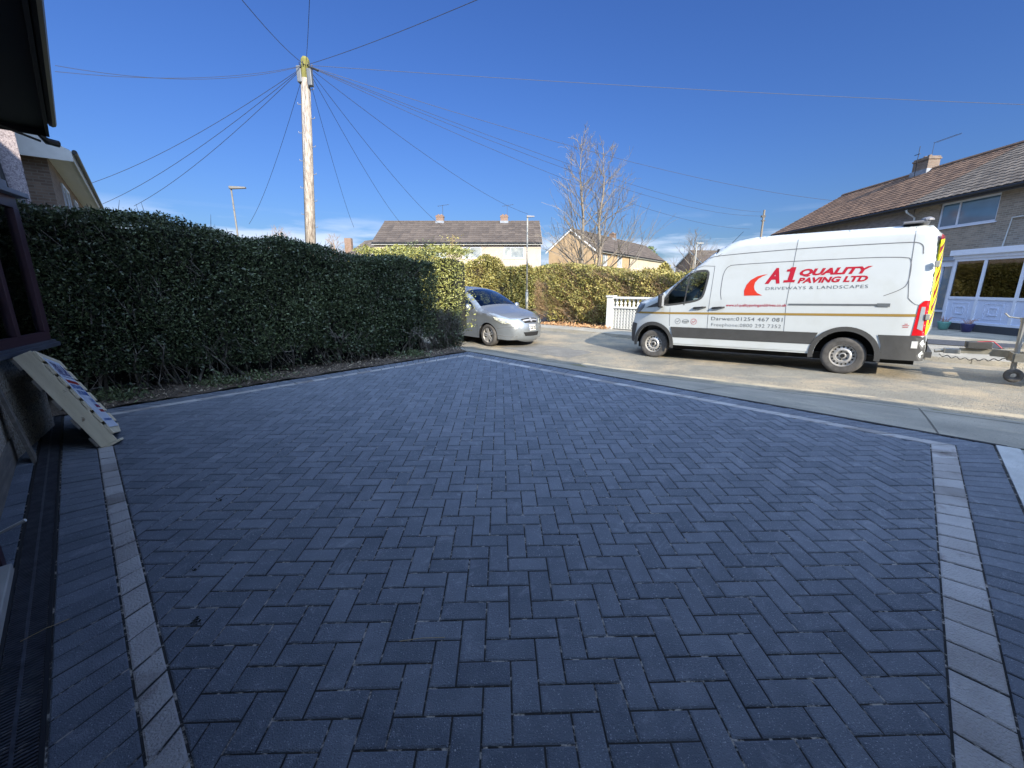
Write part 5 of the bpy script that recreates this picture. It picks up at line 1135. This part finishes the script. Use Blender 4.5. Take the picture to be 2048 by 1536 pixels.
for z in (1.97, 1.1): b = MB(); b.box(-1.09, -1.03, -.06, -.0, z-.05, z+.05); b.build('door_hinge', M['lampw'], van, bevel=.008)
b = MB(); b.box(-1.0, -.92, -.03, -.0+.002, .56, .68); b.build('bumper_sticker', M['white'], van)
# roof light, aerial, mirror
b = MB(); b.box(-.86, -.55, -.75, -.12, 2.66, 2.70); b.lathe([(0, .09), (.03, .09), (.06, .04)], (-.85, -.2, 2.69), (0, 0, 1), 12); b.box(-.90, -.80, -.9, -.2, 2.685, 2.72); b.build('roof_light_bar', M['lampg'], van, bevel=.01)
b = MB(); b.tube([(2.36, -.55, 2.52), (2.02, -.5, 2.86)], [.006, .004], 4); b.build('aerial', M['blackpl'], van)
b = MB(); pm0 = Vector(VB.side(3.53, 1.45, .02)); b.hexa([pm0+Vector(v) for v in ((-.03, 0, -.22), (.06, 0, -.22), (.05, .20, -.20), (-.04, .20, -.20), (-.03, 0, .13), (.05, 0, .13), (.04, .19, .10), (-.04, .19, .10))]); mo = b.build('mirror', M['blackpl'], van, bevel=.03)
b = MB(); b.add([pm0+Vector(v) for v in ((-.045, .02, -.18), (-.055, .18, -.17), (-.055, .17, .07), (-.045, .02, .10))], [(0, 1, 2, 3)]); b.build('mirror_glass', M['clearlens'], mo)
# cab interior
b = MB(); b.box(2.38, 2.42, -1.9, -.12, .5, 2.5); b.box(3.35, 3.95, -1.85, -.22, .6, 1.26); b.build('bulkhead_and_dash', M['cabin'], van)
for y0 in (-.75, -1.35, -1.80):
    b = MB(); b.box(2.5, 3.0, y0, y0+.5, .75, .95); b.hexa([(2.5, y0, .9), (2.66, y0, .9), (2.66, y0+.48, .9), (2.5, y0+.48, .9), (2.43, y0, 1.62), (2.55, y0, 1.62), (2.55, y0+.48, 1.62), (2.43, y0+.48, 1.62)]); b.box(2.44, 2.52, y0+.1, y0+.38, 1.64, 1.84); b.build('seat', M['cabin'], van, bevel=.03)
b = MB(); c0 = Vector((3.10, -1.50, 1.38)); a1_, a2_ = Vector((0, 1, 0)), Vector((.45, 0, .9)).normalized(); b.tube([c0+(a1_*math.cos(t*PI/10)+a2_*math.sin(t*PI/10))*.2 for t in range(21)], .016, 6, cap=False); b.tube([c0-a1_*.2, c0+a1_*.2], .016, 5); b.tube([c0, c0+Vector((.3, 0, -.15))], .03, 6); b.build('steering_wheel', M['cabin'], van)
# wheels
for (x, ins_) in ((0, .045), (3.75, .085)):
    wheel(van, x, .345, -ins_, 1, .352, .212, .22, 'steel'); wheel(van, x, .345, -2.04+ins_, -1, .352, .212, .22, 'steel')
# lettering (text runs from front to rear)
def VP(off=.0035): return lambda a, z: VB.side(-a, z, off)
b = MB(); fit_text(b, 'A', -1.392, -1.13, 1.745, .29, VP(), bold=.018, shear=.28); one = [(0, 0), (.19, 0), (.20, .045), (.155, .045), (.195, .29), (.115, .29), (.085, .255), (.045, .25), (.04, .21), (.10, .21), (.072, .045), (.01, .045)]
VB.skin(b, [(1.10-x_*1.0, 1.745+z_) for x_, z_ in one][::-1], [], .0035, .5)
fit_text(b, 'QUALITY', -.86, .225, 1.872, .118, VP(), bold=.008, shear=.3); fit_text(b, 'PAVING LTD', -.86, .20, 1.727, .10, VP(), bold=.006, shear=.25)
b.build('red_lettering', M['red'], van); b = MB()
fit_text(b, 'www.a1qualitypavinganddrives.co.uk', -2.115, -.99, 1.272, .056, VP(), bold=.0008)
b.build('web_address', M['red'], van)
b = MB(); fit_text(b, 'DRIVEWAYS & LANDSCAPES', -1.40, .213, 1.605, .062, VP(), bold=-.0005, spacing=1.12); b.build('grey_lettering', M['grey'], van); b = MB()
fit_text(b, 'Darwen:01254 467 081', -2.405, -1.04, .968, .080, VP(), bold=.0, spacing=1.08); fit_text(b, 'Freephone:0800 292 7352', -2.395, -1.055, .836, .076, VP(), bold=-.001, spacing=1.08); b.build('phone_numbers', M['grey'], van)
sw_ = [(1.779, 1.497), (1.79, 1.60), (1.755, 1.72), (1.68, 1.82), (1.56, 1.89), (1.45, 1.915), (1.385, 1.918), (1.47, 1.885), (1.55, 1.83), (1.60, 1.76), (1.61, 1.68), (1.59, 1.61), (1.54, 1.55), (1.44, 1.497)]
b = MB(); VB.skin(b, sw_, [], .0035, .08); b.build('road_swoosh', M['swoosh'], van)
for (cx, mm) in ((3.14, 'grey'), (2.96, 'grey'), (2.775, 'red')):
    b = MB(); rx = .062 if cx != 2.96 else .075; rz_ = .062 if cx != 2.96 else .045
    VB.ribbon(b, [(cx+rx*math.cos(t*PI/10), .925+rz_*math.sin(t*PI/10)) for t in range(20)], .008, .0035, closed=True, step=.03)
    if cx != 2.96: VB.ribbon(b, [(cx+.03, .93), (cx+.005, .905), (cx-.035, .95)], .012, .0035)
    else: VB.ribbon(b, [(cx+.07, .93), (cx-.07, .93)], .016, .0035); VB.ribbon(b, [(cx+.03, .905), (cx-.04, .905)], .01, .0035)
    b.build('trade_badge', M[mm], van)
b = MB()
# the three tiny red lines beside the code are unreadable in the photograph; thin red bars stand for them
b = MB()
for k, (a_, c_) in enumerate(((.79, .83), (.765, .85), (.77, .84))): VB.ribbon(b, [(-a_, .975-k*.027), (-c_, .975-k*.027)], .010, .0035)
b.build('small_red_lines', M['red'], van)
# ------------------------------------------------------------------ trailer
tr = empty('flat_trailer', 'grey galvanised flat trailer hitched behind the white van', 'trailer', mw=MW @ Matrix.Translation((0, 0, .03)))
b = MB(); b.tube([(-1.28, -1.0, .40), (-1.42, -1.0, .42)], .035, 8); b.box(-1.62, -1.40, -1.05, -.95, .37, .46); b.build('coupling', M['galv'], tr, bevel=.01)
b = MB(); b.beam((-1.6, -1.0, .43), (-2.25, -1.0, .43), .08, .09); b.beam((-2.0, -1.0, .42), (-3.2, -.25, .42), .07, .12); b.beam((-2.0, -1.0, .42), (-3.2, -1.75, .42), .07, .12); b.build('drawbar', M['sgray'], tr)
b = MB(); b.box(-1.98, -1.66, -1.1, -.9, .49, .60); b.build('tool_box', M['clad'], tr, bevel=.01)
b = MB(); b.beam((-2.2, -.55, .40), (-6.2, -.10, .40), .05, .14); b.beam((-2.2, -.55, .40), (-2.2, -1.45, .40), .05, .14); b.beam((-2.2, -1.45, .40), (-6.2, -1.95, .40), .05, .14)
for x in (-3, -4, -5, -6): b.beam((x, -.35, .42), (x, -1.7, .42), .05, .1)
b.build('frame', M['sgray'], tr)
b = MB(); b.box(-6.2, -2.75, -1.85, -.2, .475, .50); b.build('deck', M['oldwood'], tr)
b = MB(); b.tube([(-2.22, -.62, .15), (-2.22, -.62, 1.0)], .035, 10); b.tube([(-2.22, -.62, .98), (-2.22, -.62, 1.05)], .045, 10); b.tube([(-2.22, -.62, 1.03), (-2.05, -.62, 1.06), (-2.0, -.62, 1.12)], .012, 6); jw = b.build('jockey_stand', M['galv'], tr)
b = MB(); b.lathe([(-.035, .04), (-.035, .10), (-.02, .115), (.02, .115), (.035, .10), (.035, .04), (-.035, .04)], (-2.24, -.62, .095), (0, 1, 0), 20); b.build('jockey_wheel', M['tyre'], jw, smooth=True)
b = MB(); b.beam((-2.42, -.5, .45), (-2.52, -.5, 1.15), .05, .03, up=(0, 1, 0)); b.beam((-2.42, -1.5, .45), (-2.52, -1.5, 1.15), .05, .03, up=(0, 1, 0)); b.beam((-2.52, -.5, 1.13), (-2.52, -1.5, 1.13), .05, .03); b.tube([(-2.35, -.9, .47), (-2.30, -.9, 1.1)], .009, 5); b.build('headboard', M['sgray'], tr)
b = MB(); pts = [(-1.35-.02*k, -.97+.02*math.sin(k*1.1), .33-.05*math.sin(k/45*PI)+.02*math.cos(k*1.1)) for k in range(46)]; b.tube(pts, .007, 5); b.build('curly_lead', M['blackpl'], tr)
b = MB(); b.tube([(-1.66, -.98, .50), (-1.8, -.95, .60), (-1.98, -.95, .62), (-2.1, -.97, .50)], .008, 5); b.build('red_brake_cable', M['red'], tr)
for x in (-4.2, -5.0):
    for (y, s_) in ((-.05, 1), (-1.98, -1)): wheel(tr, x, .26, y, s_, .28, .17, .16, 'steel')
M['headglass'] = mat('headlight_glass', (.22, .23, .20), .25, metal=.1, coat=.4, scale=25, c2=(.62, .62, .52))
# ------------------------------------------------------------------ silver car
cyaw = R(-46); cx0 = Vector((-.72, 11.95, -.255)); cn = Vector((math.cos(cyaw), math.sin(cyaw), 0)); cl_ = Vector((-math.sin(cyaw), math.cos(cyaw), 0))
CM = Matrix(((cn.x, cl_.x, 0, cx0.x), (cn.y, cl_.y, 0, cx0.y), (0, 0, 1, cx0.z), (0, 0, 0, 1)))
car = empty('parked_car', 'silver hatchback parked at the road edge beside the hedge end', 'car', mw=CM)
co = [(.80, .20), (.86, .24), (.87, .40), (.865, .52), (.84, .60), (.80, .68), (.74, .745), (.62, .80), (.35, .885), (.05, .955), (-.25, 1.02), (-.38, 1.06), (-.65, 1.22), (-.95, 1.38), (-1.2, 1.495), (-1.42, 1.565), (-1.8, 1.61), (-2.3, 1.62), (-2.9, 1.59), (-3.2, 1.54), (-3.4, 1.38), (-3.5, 1.0), (-3.56, .7), (-3.58, .3)]
co = resample(smooth_poly(co, 1, False), .09, False)
def crad(i, x, z): return .10 if x > -.3 else .09
def cins(x, z):
    y = max(0, z-.92)*.36 + max(0, .45-z)*.05
    if z > .92: y -= 0
    if x > -.1: y += .40*((x+.1)/.97)**2.4
    if x < -3.0: y += .2*((-3.0-x)/.6)**2
    return y
CB = Body(co, crad, 1.76, -1, cins)
c_ar = [circ(0, .30, .365, 0, 180, 14), circ(-2.72, .30, .365, 0, 180, 14)]
c_outer = [tuple(p) for p in co]+[(-3.085, .21)]+c_ar[1][::-1][0:]+[(-2.355, .20), (-.37, .20)]+c_ar[0][::-1]+[(.37, .22), (.60, .20)]
cw = [(-.62, 1.02), (-1.0, 1.04), (-1.62, 1.07), (-1.66, 1.50), (-1.40, 1.465), (-1.02, 1.31), (-.70, 1.12)]; cw2 = [(-1.72, 1.075), (-2.6, 1.11), (-2.62, 1.50), (-1.75, 1.515)]; cw3 = [(-2.70, 1.12), (-3.25, 1.16), (-3.08, 1.44), (-2.72, 1.48)]
cws = [resample(smooth_poly(q, 1), .08) for q in (cw, cw2, cw3)]
b = MB()
for far_ in (False, True): CB.skin(b, c_outer, cws, 0, .09, far_)
ic0 = min(idx(CB, lambda p: p[0] < -.40 and p[1] > 1.0)); ic1 = min(idx(CB, lambda p: p[0] < -1.28 and p[1] > 1.4))
def ccrown(i):
    x, z = CB.o[i]; return .10 if x > .7 else .08 if x > .3 else .06
strip(CB, 0, ic0, b, 0, nu=20, crown=ccrown); ir0 = min(idx(CB, lambda p: p[0] < -3.25)); ir1 = min(idx(CB, lambda p: p[0] < -3.3 and p[1] < 1.0)); strip(CB, ic1, ir0, b, 0, nu=20, crown=ccrown); strip(CB, ir1, len(CB.o)-1, b, 0, nu=20, crown=.06)
cbo = b.build('body', M['silver'], car); fix_normals(cbo); smooth_by_angle(cbo, 50)
b = MB(); strip(CB, ic0, ic1, b, 0, nu=20, crown=ccrown, off=.002); b.build('windscreen', M['screen'], car, smooth=True)
b = MB(); strip(CB, ir0, ir1, b, 0, nu=20, crown=.06, off=.002); b.build('rear_window', M['screen'], car, smooth=True)
for q in cws:
    for far_ in (False, True): b = MB(); CB.skin(b, q, [], -.004, .15, far_); b.build('side_window', M['screen'], car, smooth=True)
b = MB()
for q in cws: CB.ribbon(b, q, .022, .003, closed=True)
b.build('window_seal', M['blackpl'], car)
for (q_, w_) in (([(-.42, .24), (-.45, .80), (-.52, 1.0)], .010), ([(-1.67, .24), (-1.69, 1.06)], .008), ([(.02, .93), (.30, .84), (.60, .74)], .010), ([(.37, .52), (.62, .56), (.80, .56)], .012), ([(.36, .33), (.60, .30), (.84, .30)], .02), ([(-.42, .56), (-2.3, .58)], .02)):
    b = MB(); CB.ribbon(b, q_, w_); b.build('seam_crease_line', M['gap'], car)
b = MB(); b.box(-3.4, .55, .22, 1.54, .17, .24)
for cx in (0, -2.72):
    for (y0, y1) in ((.02, .3), (1.46, 1.74)):
        n = 14; r0_ = [(cx+.372*math.cos(PI*i/n), y0+(.06 if cx == 0 and math.cos(PI*i/n) > 0 and y0 < 1 else 0)*math.cos(PI*i/n), .30+.372*math.sin(PI*i/n)) for i in range(n+1)]; r1__ = [(p[0], y1, p[2]) for p in r0_]; b.add(r0_+r1__, [(i, i+1, n+2+i, n+1+i) for i in range(n)]+[tuple(range(n+1, 2*n+2))])
b.build('underbody', M['dark'], car)
# front face features laid on the nose strip
def nose(u, v, off):       # u across 0..1, v outline index (float)
    i = int(v); f = v-i; i = min(i, len(CB.o)-2)
    def P(i):
        x, z = CB.o[i]; y0 = CB.yin(x, z); a, c = CB.o[max(0, i-1)], CB.o[min(len(CB.o)-1, i+1)]; tx, tz = c[0]-a[0], c[1]-a[1]; l = math.hypot(tx, tz) or 1; nx, nz_ = tz/l, -tx/l; cr = ccrown(i)*math.sin(PI*u)**.8+off
        return Vector((x+nx*cr, y0+(CB.W-2*y0)*u, z+nz_*cr))
    return P(i).lerp(P(i+1), f)
def vz(z):      # outline index at height z on the front
    for i in range(len(CB.o)-1):
        if CB.o[i][0] > -.5 and CB.o[i][1] <= z <= CB.o[i+1][1] and CB.o[i+1][1] > CB.o[i][1]: return i+(z-CB.o[i][1])/(CB.o[i+1][1]-CB.o[i][1])
    return 0
def npatch(mb, uf, z0, z1, off, nu=16, nv=3):
    vs = []
    for j in range(nv+1):
        z = z0+(z1-z0)*j/nv; u0, u1 = uf(j/nv)
        for i in range(nu+1): vs.append(nose(u0+(u1-u0)*i/nu, vz(z), off))
    n = nu+1; mb.add(vs, [(j*n+i, j*n+i+1, (j+1)*n+i+1, (j+1)*n+i) for j in range(nv) for i in range(nu)])
b = MB(); npatch(b, lambda t: (.17-.07*t, .83+.07*t), .315, .415, .010); b.build('lower_grille', M['dark'], car, smooth=True)
b = MB(); npatch(b, lambda t: (.17, .83), .700, .722, .010, nv=1); npatch(b, lambda t: (.24-.05*t, .76+.05*t), .630, .668, .010, nv=2); b.build('upper_grille', M['dark'], car, smooth=True)
b = MB(); npatch(b, lambda t: (.19, .81), .672, .698, .018, nv=2); b.build('grille_bar', M['rim'], car, smooth=True)
b = MB(); npatch(b, lambda t: (.46, .54), .645, .715, .026, nu=4); b.build('front_badge', M['rim'], car, smooth=True)
npv = MB(); npatch(npv, lambda t: (.34, .66), .455, .585, .018, nu=8, nv=2); plate = npv.build('number_plate', M['white'], car)
def nplace(a, z): return nose(.62-a*(.24/.52) if False else .5+(a), vz(z), .021)
b = MB(); fit_text(b, 'KG03 DXE', -.125, .145, .482, .076, nplace, bold=.0025); b.build('plate_characters', M['dark'], plate)
b = MB(); npatch(b, lambda t: (.344, .364), .47, .57, .0205, nu=2, nv=1); b.build('plate_band', M['signblue'], plate)
for far_ in (0, 1):
    b = MB(); vs = []
    hl = MB(); poly = [(.80, .655), (.72, .745), (.50, .80), (.22, .845), (.30, .76), (.52, .66)]
    CB.skin(hl, resample(poly, .04), [], .016, .035, bool(far_)); 
    f = (lambda u: u) if not far_ else (lambda u: 1-u)
    npatch(hl, lambda t: (f(.0), f(.13-.06*t)), .625, .73, .016, nu=8, nv=4); ho = hl.build('headlight', M['headglass'], car, smooth=True)
    for (hx_, hz_, hr_) in ((.62, .725, .045), (.46, .765, .04)):
        hb = MB(); p = Vector(CB.side(hx_, hz_, .018, bool(far_))); hb.lathe([(0, hr_), (.004, hr_*.8), (.002, hr_*.5), (.006, 0)], p, (.55, -1 if not far_ else 1, .35), 12); hb.build('headlight_bulb', M['clearlens'], ho)
b = MB(); p = Vector(CB.side(-.72, 1.05, .0)); b.lathe([(-.0, .04), (.05, .10), (.11, .10), (.14, .05), (.145, 0)], p+Vector((-.05, -.16, .02)), (1, -.15, 0), 14); b.tube([p, p+Vector((0, -.12, 0))], .03, 6); b.build('mirror', M['silver'], car, smooth=True)
b = MB(); p = Vector(CB.side(-.72, 1.05, .0, True)); b.lathe([(-.0, .04), (.05, .10), (.11, .10), (.14, .05), (.145, 0)], p+Vector((-.05, .16, .02)), (1, .15, 0), 14); b.build('mirror', M['silver'], car, smooth=True)
for y0 in (.28, .98):
    b = MB(); b.box(-1.75, -1.25, y0, y0+.5, .45, .65); b.hexa([(-1.78, y0, .6), (-1.64, y0, .6), (-1.64, y0+.48, .6), (-1.78, y0+.48, .6), (-1.95, y0+.03, 1.2), (-1.83, y0+.03, 1.2), (-1.83, y0+.45, 1.2), (-1.95, y0+.45, 1.2)]); b.box(-1.95, -1.86, y0+.12, y0+.36, 1.22, 1.38); b.build('seat', M['cabin'], car, bevel=.02)
b = MB(); b.box(-1.0, -.42, .18, 1.56, .6, .98); b.build('dashboard', M['cabin'], car)
for x in (0, -2.72): wheel(car, x, .302, .03, -1, .318, .215, .2, 'alloy'); wheel(car, x, .302, 1.73, 1, .318, .215, .2, 'alloy')
# ------------------------------------------------------------------ pallet with sign, boards on the house wall
def gpt(x, y): d = ray(x, y); t = CZ/(.0233*d.y-d.z); return Vector((0, 0, CZ))+d*t
Pf = gpt(203, 896); Pf2 = gpt(237, 884)                 # foot of the near side beam
Tp = Vector((0, 0, CZ))+ray(24, 716)*3.28               # top of the near side beam
ux = (Tp-Pf).normalized()                               # up the slope
along = Vector((Hd.x, Hd.y, .0233*Hd.y)).normalized(); along = (along-ux*along.dot(ux)).normalized()   # away from the camera
nrm = ux.cross(along); nrm = nrm if nrm.z > 0 else -nrm
if nrm.dot(Vector((0, 0, 1))) < 0: nrm = -nrm
LP = (Tp-Pf).length
PM = Matrix(((ux.x, along.x, nrm.x, Pf.x), (ux.y, along.y, nrm.y, Pf.y), (ux.z, along.z, nrm.z, Pf.z), (0, 0, 0, 1)))
pal = empty('wooden_pallet', 'new pine pallet leaning against the window sill of the pebbledashed house', 'pallet', mw=PM)
WP = .80; bh_ = .115
for k, y in enumerate((0, WP/2-.02, WP-.04)): b = MB(); b.box(0, LP, y, y+.04, 0, bh_); b.build('bearer', M['pallet'], pal, bevel=.003)
for k in range(7):
    x = .06+k*(LP-.17)/6; b = MB(); b.box(x, x+.095, -.004, WP+.004, bh_+.001, bh_+.02); b.build('deck_board', M['pallet'], pal, bevel=.002)
for k in range(5): x = .02+k*(LP-.13)/4; b = MB(); b.box(x, x+.095, -.004, WP+.004, -.02, -.001); b.build('bottom_board', M['oldwood'], pal, bevel=.002)
b = MB(); b.box(-.022, -.002, 0, WP, -.01, bh_+.022); b.build('end_board', M['pallet'], pal, bevel=.002)
sg_o = empty('sign_board', 'white printed sign board with red bar and blue lines tied on the pallet', 'sign', mw=PM @ Matrix.Translation((.12, .02, bh_+.022)))
SL, SWd = LP-.20, .50
b = MB(); b.box(0, SL, 0, SWd, 0, .006); b.build('panel', M['signw'], sg_o)
def SP(a, z): return (SL-z if False else z, a, .0075)
def sline(mb, t_, top, h, a0=.04, a1=.46, bold=.001): fit_text(mb, t_, a0, a1, top-h, h, lambda a, z: (z, SWd-a, .0072), bold=bold)
b = MB(); b.box(SL*.655, SL*.70, .03, SWd-.03, .0062, .0072); b.box(SL*.30, SL*.345, .27, SWd-.03, .0062, .0072); b.box(SL*.23, SL*.27, .27, SWd-.03, .0062, .0072); b.build('red_bar', M['signred'], sg_o)
b = MB(); sline(b, 'A1', SL*.95, .10, .04, .22, .004); sline(b, 'QUALITY', SL*.95, .05, .25, .46, .002); sline(b, 'PAVING LTD', SL*.87, .04, .25, .46, .002); sline(b, 'DRIVEWAYS & LANDSCAPES', SL*.81, .025, .04, .46)
b.box(SL*.745, SL*.752, .03, SWd-.03, .0062, .0072); b.build('purple_lettering', M['signpurple'], sg_o)
b = MB(); sline(b, '01254 467 081', SL*.64, .045, bold=.002); sline(b, '0800 292 7352', SL*.55, .045, bold=.002); sline(b, 'DRIVEWAYS', SL*.44, .045, .04, .24); sline(b, 'LANDSCAPES', SL*.36, .04, .04, .24); sline(b, 'www.a1qualitypavinganddrives.co.uk', SL*.14, .03)
b.build('blue_lettering', M['signblue'], sg_o)
# weathered boards leaning on the wall below the sill
for (t, l, w_, lab, tl_) in ((5.3, .72, .13, 'grey weathered board leaning on wall behind the pallet', .16),):
    p = HP(t, .245); b = MB(); m_ = Matrix.Rotation(math.atan2(Hd.y, Hd.x), 4, 'Z'); b.hexa([(0, .0, 0), (w_, 0, 0), (w_, .022, 0), (0, .022, 0), (.03, tl_*.6, l), (w_+.02, tl_*.6, l*.94), (w_+.02, tl_*.6+.022, l*.94), (.03, tl_*.6+.022, l)]); b.build('leaning_board', M['oldwood'], label=lab, cat='board', loc=p-Vector((Hn.x, Hn.y, 0))*tl_*.7, rot=(0, 0, math.atan2(Hd.y, Hd.x)))
p = HP(3.6, .22, .25); b = MB(); b.tube([(0, 0, .3), (.03, .02, .05), (.12, -.02, -.03), (.22, .02, .02)], .008, 6); b.build('white_cable', M['white'], label='thin white cable looping along the pebbledashed wall', cat='cable', loc=p)
# no stray data
for m_ in list(bpy.data.meshes):
    if m_.users == 0: bpy.data.meshes.remove(m_)
